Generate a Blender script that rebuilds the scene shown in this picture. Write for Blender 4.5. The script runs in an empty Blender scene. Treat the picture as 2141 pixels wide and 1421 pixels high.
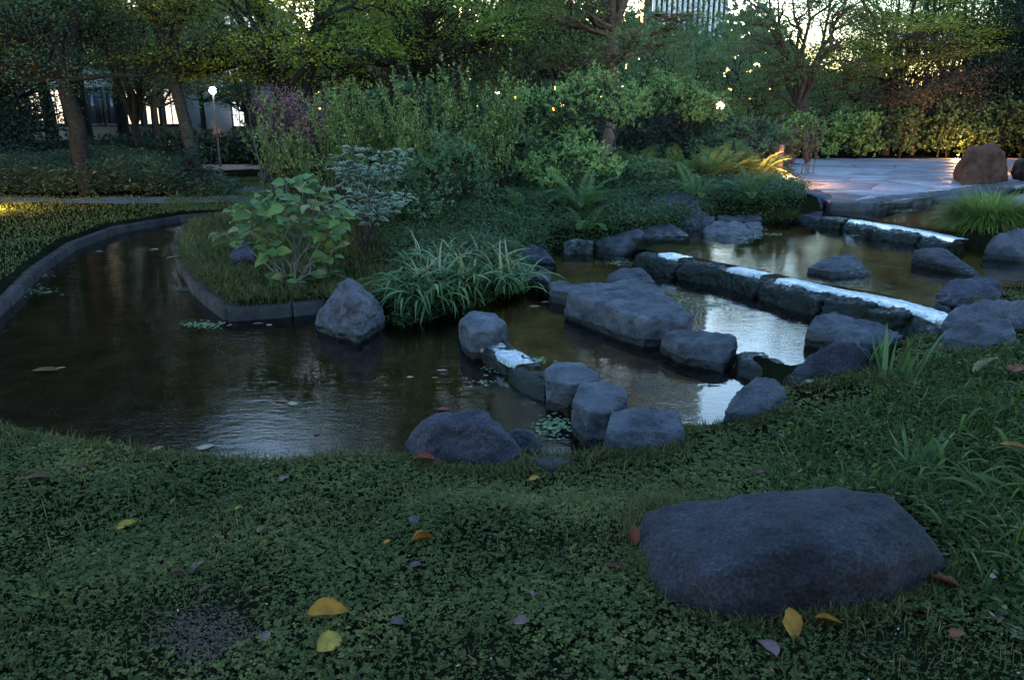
import bpy, bmesh, math, random
import numpy as np
from mathutils import Vector, Matrix, noise

random.seed(7)
C = bpy.context.scene.collection
scene = bpy.context.scene
RA = math.radians

# ------------------------------------------------------------ camera, sky, sun, exposure
CAMH, PITCH, FPX = 1.6, RA(16.1), 1665.0
cam_d = bpy.data.cameras.new("camera")
cam = bpy.data.objects.new("camera", cam_d); C.objects.link(cam)
cam.location = (0, 0, CAMH)
cam.rotation_euler = (RA(90) - PITCH, 0, 0)
cam_d.sensor_width = 36.0
cam_d.lens = FPX * 36.0 / 2141.0
cam_d.clip_start = 0.05
cam_d.clip_end = 3000
scene.camera = cam

SUN_EL, SUN_AZ = RA(2.5), RA(-6.0)          # azimuth from +Y towards +X
w = bpy.data.worlds.new("World"); scene.world = w; w.use_nodes = True
nt = w.node_tree; nt.nodes.clear()
sky = nt.nodes.new('ShaderNodeTexSky'); sky.sky_type = 'NISHITA'; sky.sun_disc = False
sky.sun_elevation = SUN_EL; sky.sun_rotation = SUN_AZ
sky.air_density = 1.0; sky.dust_density = 0.3; sky.ozone_density = 2.5
bg = nt.nodes.new('ShaderNodeBackground'); bg.inputs[1].default_value = 0.15
wo = nt.nodes.new('ShaderNodeOutputWorld')
nt.links.new(sky.outputs[0], bg.inputs[0]); nt.links.new(bg.outputs[0], wo.inputs[0])
sd = bpy.data.lights.new("sun", 'SUN'); sd.energy = 0.02; sd.angle = RA(20); sd.color = (1.0, .78, .6)
sun = bpy.data.objects.new("sun", sd); C.objects.link(sun)
sun.rotation_euler = (RA(90) - SUN_EL, 0, math.pi - SUN_AZ)
scene.view_settings.view_transform = 'Standard'; scene.view_settings.look = 'None'
scene.view_settings.exposure = 4.2; scene.view_settings.gamma = 1.0
scene.view_settings.use_curve_mapping = False
scene.cycles.use_denoising = True
scene.cycles.max_bounces = 6; scene.cycles.diffuse_bounces = 3; scene.cycles.glossy_bounces = 3
scene.cycles.transparent_max_bounces = 12; scene.cycles.transmission_bounces = 4
scene.cycles.sample_clamp_indirect = 3.0
scene.cycles.caustics_reflective = False; scene.cycles.caustics_refractive = False

# ------------------------------------------------------------ geometry of the view: photo pixel + height -> place
CP, SP = math.cos(PITCH), math.sin(PITCH)
def ray(px, py):
    a = (px - 1070.5) / FPX; b = (710.5 - py) / FPX
    return np.array([a, CP + b * SP, -SP + b * CP])
def G(px, py, z):
    d = ray(px, py); t = (z - CAMH) / d[2]
    return np.array([0, 0, CAMH]) + d * t
def GY(px, py, y):
    d = ray(px, py); return np.array([0, 0, CAMH]) + d * (y / d[1])

# ------------------------------------------------------------ materials
def newmat(name):
    m = bpy.data.materials.new(name); m.use_nodes = True
    n = m.node_tree; n.nodes.clear()
    o = n.nodes.new('ShaderNodeOutputMaterial')
    return m, n, o
def N(n, t, **kw):
    x = n.nodes.new(t)
    for k, v in kw.items(): setattr(x, k, v)
    return x
def ramp(n, fac, stops):
    r = N(n, 'ShaderNodeValToRGB')
    els = r.color_ramp.elements
    while len(els) < len(stops): els.new(0.5)
    for e, (p, c) in zip(els, stops): e.position = p; e.color = (*c, 1)
    n.links.new(fac, r.inputs[0]); return r.outputs[0]
def noise_tex(n, scale, detail=4, rough=.55, vec=None):
    t = N(n, 'ShaderNodeTexNoise'); t.inputs['Scale'].default_value = scale
    t.inputs['Detail'].default_value = detail; t.inputs['Roughness'].default_value = rough
    if vec is None:
        g = N(n, 'ShaderNodeNewGeometry'); vec = g.outputs['Position']
    n.links.new(vec, t.inputs['Vector']); return t.outputs['Fac']
def mix(n, f, a, b, mode='MIX'):
    m = N(n, 'ShaderNodeMix', data_type='RGBA', blend_type=mode)
    for i, v in ((0, f), (6, a), (7, b)):
        if hasattr(v, 'links'): n.links.new(v, m.inputs[i])
        else: m.inputs[i].default_value = v if i == 0 else (*v, 1)
    return m.outputs[2]

def leaf_mat(name, stops, rough=.42, transl=.3, margin=None, spec=.18, mottle=0):
    """stops run over the per-leaf random value; margin = colour of the leaf edge"""
    m, n, o = newmat(name)
    at = N(n, 'ShaderNodeAttribute'); at.attribute_name = 'leaf'
    sep = N(n, 'ShaderNodeSeparateColor'); n.links.new(at.outputs['Color'], sep.inputs[0])
    col = ramp(n, sep.outputs[0], stops)
    if mottle:
        f = noise_tex(n, 30, 3); f2 = ramp(n, f, [(.35, (.65, .65, .65)), (.7, (1.25, 1.25, 1.25))])
        col = mix(n, mottle, col, f2, 'MULTIPLY')
    if margin:
        nz = noise_tex(n, 60, 2)
        add = N(n, 'ShaderNodeMath', operation='ADD'); n.links.new(sep.outputs[2], add.inputs[0]); n.links.new(nz, add.inputs[1])
        sc_ = N(n, 'ShaderNodeMath', operation='MULTIPLY'); n.links.new(add.outputs[0], sc_.inputs[0]); sc_.inputs[1].default_value = .5
        k0 = .46 if 'varieg' in name else .70; f = ramp(n, sc_.outputs[0], [(k0, (0, 0, 0)), (k0 + .09, (1, 1, 1))])
        col = mix(n, f, col, margin)
    p = N(n, 'ShaderNodeBsdfPrincipled'); n.links.new(col, p.inputs['Base Color'])
    p.inputs['Roughness'].default_value = rough; p.inputs['Specular IOR Level'].default_value = spec
    t = N(n, 'ShaderNodeBsdfTranslucent'); n.links.new(col, t.inputs[0])
    mx = N(n, 'ShaderNodeMixShader'); mx.inputs[0].default_value = transl
    n.links.new(p.outputs[0], mx.inputs[1]); n.links.new(t.outputs[0], mx.inputs[2])
    n.links.new(mx.outputs[0], o.inputs[0]); return m

def stone_mat(name, dark, light, scale=6, rough=.75, moss=0.0, pale=.35, bump=.8, wet=0, seedv=0, band=False):
    m, n, o = newmat(name)
    tc = N(n, 'ShaderNodeTexCoord'); mp = N(n, 'ShaderNodeMapping')
    mp.inputs['Location'].default_value = (seedv * 3.7, seedv, 0)
    g = N(n, 'ShaderNodeNewGeometry'); n.links.new(g.outputs['Position'], mp.inputs[0]); v = mp.outputs[0]
    f1 = noise_tex(n, scale, 6, .6, v); f2 = noise_tex(n, scale * 22, 4, .7, v); f3 = noise_tex(n, scale * .6, 5, .6, v)
    col = ramp(n, f1, [(.32, dark), (.68, light)])
    sp_ = ramp(n, f2, [(.32, (.3, .3, .33)), (.5, (.95, .95, .95)), (.68, (2.0, 2.0, 2.0))])
    col = mix(n, .8, col, sp_, 'MULTIPLY')
    pl = ramp(n, f3, [(.55, (0, 0, 0)), (.72, (1, 1, 1))])
    mm = N(n, 'ShaderNodeMath', operation='MULTIPLY'); n.links.new(pl, mm.inputs[0]); mm.inputs[1].default_value = pale
    col = mix(n, mm.outputs[0], col, tuple(min(.5, c * 2.1) for c in light))
    oi_ = N(n, 'ShaderNodeObjectInfo'); vr = ramp(n, oi_.outputs['Random'], [(0, (.72, .70, .68)), (.5, (1, 1, 1)), (.8, (1.12, 1.06, 1.0)), (1, (1.3, 1.28, 1.3))]); col = mix(n, 1.0, col, vr, 'MULTIPLY')
    if moss:
        fm = noise_tex(n, scale * 1.7, 5, .7, v); mr = ramp(n, fm, [(.5 - .2 * moss, (0, 0, 0)), (.62, (1, 1, 1))])
        col = mix(n, mr, col, (.007, .010, .004))
    damp = None
    SPEC = .12
    if band:      # wet, algae-dark band just above the water
        tco = N(n, 'ShaderNodeTexCoord'); sx = N(n, 'ShaderNodeSeparateXYZ'); n.links.new(tco.outputs['Object'], sx.inputs[0])
        nzz = N(n, 'ShaderNodeMath', operation='MULTIPLY_ADD'); n.links.new(f1, nzz.inputs[0]); nzz.inputs[1].default_value = -.10; n.links.new(sx.outputs[2], nzz.inputs[2])
        damp = ramp(n, nzz.outputs[0], [(0, (1, 1, 1)), (.012, (0, 0, 0))])
        col = mix(n, damp, col, mix(n, 1.0, col, (.35, .36, .30), 'MULTIPLY'))
    p = N(n, 'ShaderNodeBsdfPrincipled'); n.links.new(col, p.inputs['Base Color'])
    p.inputs['Specular IOR Level'].default_value = SPEC
    if wet: p.inputs['Specular IOR Level'].default_value = .2
    if damp is not None:
        rm = N(n, 'ShaderNodeMapRange'); n.links.new(damp, rm.inputs[0]); rm.inputs[3].default_value = rough; rm.inputs[4].default_value = .25; n.links.new(rm.outputs[0], p.inputs['Roughness'])
    elif wet:
        rr = ramp(n, f3, [(.3, (.22,) * 3), (.7, (.55,) * 3)]); n.links.new(rr, p.inputs['Roughness'])
    else: p.inputs['Roughness'].default_value = rough
    b = N(n, 'ShaderNodeBump'); b.inputs['Strength'].default_value = bump; b.inputs['Distance'].default_value = .02
    ad = N(n, 'ShaderNodeMath', operation='MULTIPLY_ADD'); n.links.new(f2, ad.inputs[0]); ad.inputs[1].default_value = .35; n.links.new(f1, ad.inputs[2])
    n.links.new(ad.outputs[0], b.inputs['Height']); n.links.new(b.outputs[0], p.inputs['Normal'])
    n.links.new(p.outputs[0], o.inputs[0]); return m

def flat_mat(name, col, rough=.7, emit=0, ecol=None):
    m, n, o = newmat(name)
    p = N(n, 'ShaderNodeBsdfPrincipled')
    f = noise_tex(n, 9, 4); c = ramp(n, f, [(.3, tuple(x * .75 for x in col)), (.7, tuple(x * 1.15 for x in col))])
    n.links.new(c, p.inputs['Base Color']); p.inputs['Roughness'].default_value = rough
    if emit:
        p.inputs['Emission Color'].default_value = (*(ecol or col), 1); p.inputs['Emission Strength'].default_value = emit
    n.links.new(p.outputs[0], o.inputs[0]); return m

def water_mat(name, rip, bscale=9.0, dist=.02, tint=(.80, .70, .52)):
    m, n, o = newmat(name)
    g = N(n, 'ShaderNodeNewGeometry')
    mp = N(n, 'ShaderNodeMapping'); mp.inputs['Rotation'].default_value = (0, 0, RA(25)); mp.inputs['Scale'].default_value = (1, 2.6, 1)
    n.links.new(g.outputs['Position'], mp.inputs[0])
    f1 = noise_tex(n, bscale, 3, .5, mp.outputs[0]); f2 = noise_tex(n, bscale * .28, 2, .5, mp.outputs[0])
    area = noise_tex(n, .55, 2, .5)
    ar = ramp(n, area, [(.38, (.12,) * 3), (.62, (1,) * 3)])
    mu = N(n, 'ShaderNodeMath', operation='MULTIPLY'); n.links.new(f1, mu.inputs[0]); n.links.new(ar, mu.inputs[1])
    ad = N(n, 'ShaderNodeMath', operation='MULTIPLY_ADD'); n.links.new(f2, ad.inputs[0]); ad.inputs[1].default_value = .8; n.links.new(mu.outputs[0], ad.inputs[2])
    b = N(n, 'ShaderNodeBump'); b.inputs['Strength'].default_value = rip; b.inputs['Distance'].default_value = dist
    n.links.new(ad.outputs[0], b.inputs['Height'])
    fr = N(n, 'ShaderNodeFresnel'); fr.inputs[0].default_value = 1.33; n.links.new(b.outputs[0], fr.inputs['Normal'])
    t = N(n, 'ShaderNodeBsdfTransparent'); t.inputs[0].default_value = (*tint, 1)
    gl = N(n, 'ShaderNodeBsdfGlossy'); gl.inputs['Roughness'].default_value = .015; gl.inputs[0].default_value = (1, 1, 1, 1)
    n.links.new(b.outputs[0], gl.inputs['Normal'])
    mx = N(n, 'ShaderNodeMixShader'); n.links.new(fr.outputs[0], mx.inputs[0])
    n.links.new(t.outputs[0], mx.inputs[1]); n.links.new(gl.outputs[0], mx.inputs[2])
    n.links.new(mx.outputs[0], o.inputs[0]); return m

M = {}
M['rock'] = stone_mat('rock', (.032, .031, .037), (.096, .092, .108), band=True)
M['rock_dark'] = stone_mat('rock_dark', (.020, .018, .025), (.062, .056, .078), 4, seedv=3, band=True)
M['rock_big'] = stone_mat('rock_big', (.013, .012, .0155), (.040, .037, .046), 3.2, pale=.22, seedv=5, bump=.8)
M['rock_pale'] = stone_mat('rock_pale', (.042, .040, .048), (.112, .108, .124), 7, pale=.3, seedv=8, band=True)
M['rock_wet'] = stone_mat('rock_wet', (.004, .004, .004), (.013, .014, .014), 7, moss=.5, pale=.1, wet=1, bump=.8, seedv=2)
M['rock_mossy'] = stone_mat('rock_mossy', (.05, .05, .05), (.12, .12, .12), 6, moss=.4, seedv=6)
M['plaza'] = stone_mat('plaza_stone', (.16, .15, .172), (.28, .262, .30), 2.2, rough=.5, pale=.3, bump=.5, seedv=1)
M['plaza_edge'] = stone_mat('plaza_edge', (.05, .046, .05), (.11, .105, .115), 5, rough=.7, pale=.15, seedv=4)
M['kerb'] = stone_mat('kerb_concrete', (.028, .023, .023), (.058, .049, .049), 5, rough=.85, pale=.12, bump=.35, seedv=9)
M['red_stone'] = stone_mat('red_stone', (.04, .019, .014), (.10, .048, .036), 4, rough=.7, pale=.1, bump=.7, seedv=11)
M['path'] = stone_mat('path_gravel', (.10, .095, .10), (.17, .16, .17), 8, rough=.9, pale=.2, seedv=12)
M['water'] = water_mat('pond_water', .22, 11, tint=(.42, .36, .30))
M['water_up'] = water_mat('pool_water', .13, 13, .014)
M['water_weir'] = water_mat('weir_water', .9, 46, .02)

M['bark'] = stone_mat('bark', (.035, .028, .022), (.085, .07, .058), 14, rough=.9, pale=.1)
M['bark_red'] = stone_mat('bark_red', (.075, .045, .034), (.17, .105, .085), 9, rough=.85, pale=.15)
M['bark_dark'] = stone_mat('bark_dark', (.018, .016, .014), (.045, .04, .035), 14, rough=.9, pale=.05)
M['bark_pale'] = stone_mat('bark_pale', (.11, .10, .09), (.2, .19, .17), 12, rough=.85, pale=.2)

g1 = [(0, (.028, .052, .020)), (.5, (.045, .082, .028)), (.9, (.075, .115, .035)), (1, (.14, .13, .04))]
M['clover'] = leaf_mat('clover', [(0, (0.054, 0.063, 0.021)), (.6, (0.099, 0.107, 0.034)), (1, (0.173, 0.147, 0.044))], .7, .25, spec=.06)
M['grass'] = leaf_mat('grass', [(0, (0.055, 0.059, 0.021)), (.6, (0.101, 0.100, 0.033)), (.93, (0.169, 0.137, 0.044)), (1, (0.340, 0.174, 0.086))], .7, .3, spec=.06)
M['grass_far'] = leaf_mat('grass_far', [(0, (0.074, 0.094, 0.028)), (.7, (0.123, 0.144, 0.046)), (1, (0.219, 0.188, 0.084))], .7, .3, spec=.06)
M['lawn_far'] = M['grass_far']
M['cover'] = leaf_mat('cover', g1, .4, .25)
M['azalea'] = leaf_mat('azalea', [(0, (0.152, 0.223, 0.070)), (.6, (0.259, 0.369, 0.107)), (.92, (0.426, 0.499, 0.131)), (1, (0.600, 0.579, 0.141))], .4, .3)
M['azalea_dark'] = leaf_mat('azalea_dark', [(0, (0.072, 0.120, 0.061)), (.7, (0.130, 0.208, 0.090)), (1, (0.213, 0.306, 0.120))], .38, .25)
M['upright'] = leaf_mat('upright', [(0, (0.128, 0.177, 0.054)), (.6, (0.243, 0.303, 0.084)), (1, (0.429, 0.428, 0.123))], .45, .35)
M['maple'] = leaf_mat('maple', [(0, (0.205, 0.250, 0.035)), (.6, (0.439, 0.434, 0.055)), (.93, (0.600, 0.499, 0.059)), (1, (0.600, 0.395, 0.049))], .55, .5)
M['maple_green'] = leaf_mat('maple_green', [(0, (0.143, 0.223, 0.048)), (.6, (0.282, 0.367, 0.065)), (.95, (0.480, 0.499, 0.074)), (1, (0.600, 0.448, 0.065))], .55, .5)
M['wood_a'] = leaf_mat('wood_a', [(0, (0.048, 0.092, 0.048)), (.7, (0.099, 0.166, 0.078)), (1, (0.166, 0.231, 0.111))], .5, .3)
M['wood_b'] = leaf_mat('wood_b', [(0, (0.102, 0.143, 0.044)), (.7, (0.192, 0.238, 0.072)), (1, (0.306, 0.333, 0.102))], .5, .4)
M['wood_dark'] = leaf_mat('wood_dark', [(0, (0.018, 0.042, 0.030)), (.7, (0.042, 0.075, 0.051)), (1, (0.075, 0.120, 0.075))], .5, .2)
M['wood_brown'] = leaf_mat('wood_brown', [(0, (0.090, 0.068, 0.053)), (.7, (0.173, 0.128, 0.098)), (1, (0.255, 0.195, 0.150))], .6, .3)
M['copper'] = leaf_mat('copper', [(0, (0.195, 0.090, 0.090)), (.7, (0.370, 0.192, 0.180)), (1, (0.527, 0.315, 0.270))], .55, .4)
M['hedge'] = leaf_mat('hedge', [(0, (0.058, 0.098, 0.043)), (.6, (0.127, 0.176, 0.069)), (.93, (0.195, 0.254, 0.098)), (1, (0.332, 0.215, 0.098))], .45, .3)
M['fern'] = leaf_mat('fern', [(0, (0.070, 0.117, 0.041)), (.6, (0.117, 0.187, 0.059)), (1, (0.199, 0.257, 0.082))], .55, .45)
M['feather'] = leaf_mat('feather', [(0, (0.088, 0.137, 0.039)), (.6, (0.149, 0.200, 0.052)), (1, (0.246, 0.264, 0.077))], .6, .45)
M['hydrangea'] = leaf_mat('hydrangea', [(0, (0.082, 0.140, 0.044)), (.55, (0.129, 0.205, 0.060)), (.9, (0.194, 0.259, 0.064)), (1, (0.323, 0.269, 0.129))], .42, .35, mottle=.5)
M['variegated'] = leaf_mat('variegated', [(0, (0.035, 0.063, 0.035)), (1, (0.063, 0.098, 0.056))], .35, .25, margin=(0.294, 0.322, 0.238))
M['strap'] = leaf_mat('strap', [(0, (0.041, 0.078, 0.031)), (.5, (0.087, 0.145, 0.052)), (.88, (0.166, 0.228, 0.083)), (.96, (0.310, 0.269, 0.135)), (1, (0.290, 0.176, 0.103))], .32, .3, spec=.2)
M['strap_dark'] = leaf_mat('strap_dark', [(0, (0.023, 0.039, 0.009)), (.6, (0.047, 0.072, 0.016)), (.9, (0.092, 0.115, 0.028)), (1, (0.182, 0.167, 0.069))], .7, .2, spec=.06)
M['bamboo'] = leaf_mat('bamboo', [(0, (0.056, 0.088, 0.048)), (.7, (0.112, 0.152, 0.080)), (.95, (0.192, 0.240, 0.144)), (1, (0.480, 0.448, 0.320))], .4, .3)
M['tuft'] = leaf_mat('tuft', [(0, (0.096, 0.144, 0.032)), (.7, (0.208, 0.272, 0.056)), (1, (0.352, 0.384, 0.112))], .5, .4)
M['litter'] = leaf_mat('litter', [(0, (.06, .035, .025)), (.5, (.14, .09, .06)), (.8, (.24, .18, .13)), (1, (.40, .34, .27))], .6, .15)
for nm_, c_ in (('orange', (.52, .19, .02)), ('yellow', (.55, .34, .05)), ('amber', (.60, .26, .035)), ('tan', (.36, .21, .11)),
                ('pink', (.30, .17, .16)), ('cream', (.55, .47, .34)), ('brown', (.17, .075, .04)), ('red', (.32, .08, .035)), ('purple', (.17, .10, .12))):
    M['dead_' + nm_] = leaf_mat('dead_' + nm_, [(0, tuple(x * .45 for x in c_)), (1, tuple(min(1, x * .75) for x in c_))], .6, .2, margin=(.07, .032, .014), mottle=1.0)
M['algae'] = leaf_mat('algae', [(0, (.08, .11, .05)), (1, (.25, .29, .15))], .5, .1)

# ------------------------------------------------------------ mesh and object helpers
class Geo:
    def __init__(s): s.v = []; s.f = []; s.a = []; s.n = 0
    def add(s, V, F, A=None):
        V = np.asarray(V, float).reshape(-1, 3); F = np.asarray(F, int)
        s.v.append(V)
        if A is None: A = np.tile([.5, .5, 0.], (len(V), 1))
        s.a.append(np.asarray(A, float).reshape(-1, 3))
        s.f.append(F + s.n); s.n += len(V)
    def mesh(s, name, mats, smooth=False, origin=(0, 0, 0)):
        me = bpy.data.meshes.new(name)
        if not s.v: return me
        V = np.concatenate(s.v) - np.asarray(origin, float)
        me.vertices.add(len(V)); me.vertices.foreach_set('co', V.astype(np.float32).ravel())
        cnt = sum(f.size for f in s.f); nf = sum(f.shape[0] for f in s.f)
        loops = np.concatenate([f.ravel() for f in s.f])
        sizes = np.concatenate([np.full(f.shape[0], f.shape[1]) for f in s.f])
        starts = np.concatenate([[0], np.cumsum(sizes)[:-1]])
        me.loops.add(cnt); me.loops.foreach_set('vertex_index', loops.astype(np.int32))
        me.polygons.add(nf); me.polygons.foreach_set('loop_start', starts.astype(np.int32))
        me.polygons.foreach_set('loop_total', sizes.astype(np.int32))
        if smooth: me.polygons.foreach_set('use_smooth', np.ones(nf, bool))
        at = me.attributes.new('leaf', 'FLOAT_COLOR', 'POINT')
        A = np.concatenate(s.a); A4 = np.concatenate([A, np.ones((len(A), 1))], 1)
        at.data.foreach_set('color', A4.astype(np.float32).ravel())
        for m in (mats if isinstance(mats, (list, tuple)) else [mats]): me.materials.append(m)
        me.update(calc_edges=True); me.validate(); return me
def obj(name, me, parent=None, loc=(0, 0, 0)):
    o = bpy.data.objects.new(name, me); C.objects.link(o); o.location = loc
    if parent: o.parent = parent
    return o
def tag(o, label=None, cat=None, group=None, kind=None):
    if label: o['label'] = label
    if cat: o['category'] = cat
    if group: o['group'] = group
    if kind: o['kind'] = kind
    return o
def thing(name, loc, label, cat, group=None):
    return tag(obj(name, None, None, loc), label, cat, group)
def nrm(v): return v / np.maximum(np.linalg.norm(v, axis=-1, keepdims=True), 1e-9)

# leaf templates: (u along, v across, w up), faces, edge value
T_RHOMB = (np.array([(0, 0, 0), (.45, -.5, .05), (1, 0, -.04), (.45, .5, .05)]), [np.array([[0, 1, 2, 3]])], np.array([0, 1, 1, 1.]))
T_ROUND = (np.array([(0, 0, 0), (.35, -.5, .08), (.85, -.38, .02), (1, 0, .0), (.85, .38, .02), (.35, .5, .08)]),
           [np.array([[0, 1, 2, 3], [0, 3, 4, 5]])], np.array([0, 1, 1, 1, 1, 1.]))
T_OVATE = (np.array([(0, 0, 0), (.18, -.32, .05), (.45, -.5, .07), (.78, -.28, .02), (1, 0, -.10), (.78, .28, .02), (.45, .5, .07), (.18, .32, .05),
                     (.18, 0, 0), (.45, 0, 0), (.78, 0, -.02)]),
           [np.array([[8, 1, 2, 9], [9, 2, 3, 10], [8, 9, 6, 7], [9, 10, 5, 6]]), np.array([[0, 1, 8], [10, 3, 4], [0, 8, 7], [10, 4, 5]])],
           np.array([.5, 1, 1, 1, 1, 1, 1, 1, 0, 0, 0.]))
def leaves(geo, rng, P, D, Nn, L, W, tmpl=T_RHOMB, r=None, curl=1.0):
    n = len(P); tv, tf, te = tmpl; k = len(tv)
    D = nrm(D); B = nrm(np.cross(Nn, D)); U = np.cross(D, B)
    L = np.broadcast_to(L, n)[:, None, None]; W = np.broadcast_to(W, n)[:, None, None]
    V = P[:, None] + tv[None, :, 0:1] * L * D[:, None] + tv[None, :, 1:2] * W * B[:, None] + curl * tv[None, :, 2:3] * L * U[:, None]
    if r is None: r = rng.random(n)
    A = np.stack([np.repeat(r[:, None], k, 1), np.tile(tv[:, 0], (n, 1)), np.tile(te, (n, 1))], -1)
    off = (np.arange(n) * k)[:, None, None]
    base = geo.n
    geo.v.append(V.reshape(-1, 3)); geo.a.append(A.reshape(-1, 3))
    for f in tf: geo.f.append((f[None] + off).reshape(-1, f.shape[1]) + base)
    geo.n += n * k

def arc(P, az, lean, bend, L, K, power=1.3):
    s = np.linspace(0, 1, K + 1)
    ang = lean[:, None] + bend[:, None] * ((s[:-1] + s[1:]) / 2)[None] ** power
    st = (L / K)[:, None]
    h = np.concatenate([np.zeros((len(P), 1)), np.cumsum(np.sin(ang) * st, 1)], 1)
    z = np.concatenate([np.zeros((len(P), 1)), np.cumsum(np.cos(ang) * st, 1)], 1)
    ca, sa = np.cos(az)[:, None], np.sin(az)[:, None]
    pts = np.stack([P[:, 0:1] + h * ca, P[:, 1:2] + h * sa, P[:, 2:3] + z], -1)
    tan = nrm(np.gradient(pts, axis=1))
    return s, pts, tan
def blades(geo, rng, P, az, lean, bend, L, W, K=4, r=None, fold=0.0, twist=0.0):
    n = len(P); az, lean, bend, L, W = [np.broadcast_to(x, n).astype(float) for x in (az, lean, bend, L, W)]
    s, pts, tan = arc(P, az, lean, bend, L, K)
    tw = (rng.random(n) - .5) * twist
    side = np.stack([-np.sin(az + tw), np.cos(az + tw), (rng.random(n) - .5) * twist], -1)[:, None]
    prof = (.45 + .55 * np.minimum(1, s * 3)) * (1 - s ** 2.6) + .02
    hw = .5 * W[:, None] * prof[None]
    if r is None: r = rng.random(n)
    if fold:
        up = np.cross(tan, np.broadcast_to(side, tan.shape))
        V = np.stack([pts - side * hw[..., None], pts + up * (fold * hw)[..., None], pts + side * hw[..., None]], 2); m = 3
    else:
        V = np.stack([pts - side * hw[..., None], pts + side * hw[..., None]], 2); m = 2
    A = np.zeros((n, K + 1, m, 3)); A[..., 0] = r[:, None, None]; A[..., 1] = s[None, :, None]
    idx = []
    for i in range(K):
        for j in range(m - 1):
            a = i * m + j; idx.append([a, a + 1, a + m + 1, a + m])
    F = (np.array(idx)[None] + (np.arange(n) * (K + 1) * m)[:, None, None]).reshape(-1, 4)
    geo.add(V, F, A)

def tube(geo, pts, rad, sides=6, r=.5):
    pts = np.asarray(pts, float); k = len(pts); rad = np.broadcast_to(rad, k)
    t = nrm(np.gradient(pts, axis=0)); ref = np.array([.31, .17, .93]) if abs(t[0][2]) < .9 else np.array([1., .2, 0])
    a = nrm(np.cross(t, ref)); b = np.cross(t, a)
    th = np.arange(sides) * 2 * math.pi / sides
    V = pts[:, None] + rad[:, None, None] * (np.cos(th)[None, :, None] * a[:, None] + np.sin(th)[None, :, None] * b[:, None])
    i = np.arange(k - 1)[:, None] * sides; j = np.arange(sides)[None]; j2 = (j + 1) % sides
    F = np.stack([i + j, i + j2, i + sides + j2, i + sides + j], -1).reshape(-1, 4)
    geo.add(V, F, np.tile([r, .5, 0], (V.shape[0] * sides, 1)))
def wob(rng, a, b, n, amp, sag=0):
    a = np.asarray(a, float); b = np.asarray(b, float)
    s = np.linspace(0, 1, n + 1)[:, None]; d = np.linalg.norm(b - a)
    q = rng.normal(0, 1, (n + 1, 3)); q[0] = 0; q[-1] = 0
    p = a + (b - a) * s + q * amp * d * np.sin(s * math.pi)
    p[:, 2] += sag * d * (np.sin(s[:, 0] * math.pi))
    return p

def box(geo, c, s, rz=0, jitter=0, rng=None):
    x, y, z = [v / 2 for v in s]
    V = np.array([(a, b, e) for a in (-x, x) for b in (-y, y) for e in (-z, z)], float)
    if jitter: V += rng.uniform(-jitter, jitter, V.shape)
    ca, sa = math.cos(rz), math.sin(rz)
    V = np.stack([V[:, 0] * ca - V[:, 1] * sa, V[:, 0] * sa + V[:, 1] * ca, V[:, 2]], -1) + np.asarray(c)
    geo.add(V, [[0, 1, 3, 2], [4, 6, 7, 5], [0, 4, 5, 1], [2, 3, 7, 6], [0, 2, 6, 4], [1, 5, 7, 3]])

# ------------------------------------------------------------ the lie of the land
W0, W1, W2, W3, W4, ZP = -.32, -.22, -.12, .06, .18, .30
def poly(pts, z): return np.array([G(a, b, z)[:2] for a, b in pts])
PO0 = poly([(-420, 720), (-60, 705), (0, 665), (40, 625), (90, 575), (160, 522), (250, 488), (385, 463), (450, 458), (440, 475), (375, 492), (362, 515), (368, 562), (400, 612),
            (475, 672), (560, 666), (660, 655), (735, 692), (800, 665), (850, 682), (960, 650), (1000, 690), (1060, 765), (1140, 835), (1190, 900),
            (1250, 955), (1180, 965), (1000, 975), (800, 975), (500, 975), (330, 968), (150, 930), (0, 890), (-200, 860), (-420, 850)], W0)
PO1 = poly([(1010, 690), (960, 650), (1090, 612), (1150, 600), (1190, 640), (1350, 715), (1440, 690), (1535, 775), (1570, 800), (1560, 860), (1500, 885), (1420, 885),
            (1330, 880), (1260, 830), (1140, 790), (1060, 740)], W1)
PO2 = poly([(1110, 590), (1090, 545), (1160, 520), (1240, 520), (1345, 520), (1430, 540), (1520, 560), (1610, 580), (1720, 615), (1850, 640), (1995, 680), (1985, 735),
            (1900, 730), (1700, 750), (1650, 764), (1600, 742), (1548, 740), (1440, 700), (1330, 680), (1190, 620)], W2)
PO3 = poly([(1340, 520), (1320, 490), (1440, 480), (1500, 460), (1620, 465), (1660, 460), (1730, 462), (1850, 485), (2000, 510), (2060, 525), (2230, 540), (2330, 600), (2060, 600),
            (1960, 612), (1990, 655), (1850, 612), (1710, 590), (1600, 565), (1510, 548), (1420, 530)], W3)
PO4 = poly([(1725, 445), (1735, 422), (1840, 425), (2000, 405), (2100, 394), (2130, 402), (2040, 425), (2010, 450), (2000, 485), (1850, 462)], W4)
POOLS = [(PO0, W0), (PO1, W1), (PO2, W2), (PO3, W3), (PO4, W4)]
def sdist(poly_, X, Y):
    inside = np.zeros(X.shape, bool); best = np.full(X.shape, 1e9)
    n = len(poly_)
    for i in range(n):
        ax, ay = poly_[i]; bx, by = poly_[(i + 1) % n]
        dx, dy = bx - ax, by - ay
        t = np.clip(((X - ax) * dx + (Y - ay) * dy) / (dx * dx + dy * dy + 1e-12), 0, 1)
        best = np.minimum(best, (X - ax - t * dx) ** 2 + (Y - ay - t * dy) ** 2)
        c = ((ay > Y) != (by > Y))
        if by != ay: inside ^= c & (X < (bx - ax) * (Y - ay) / (by - ay) + ax)
    d = np.sqrt(best); return np.where(inside, -d, d)
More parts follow.
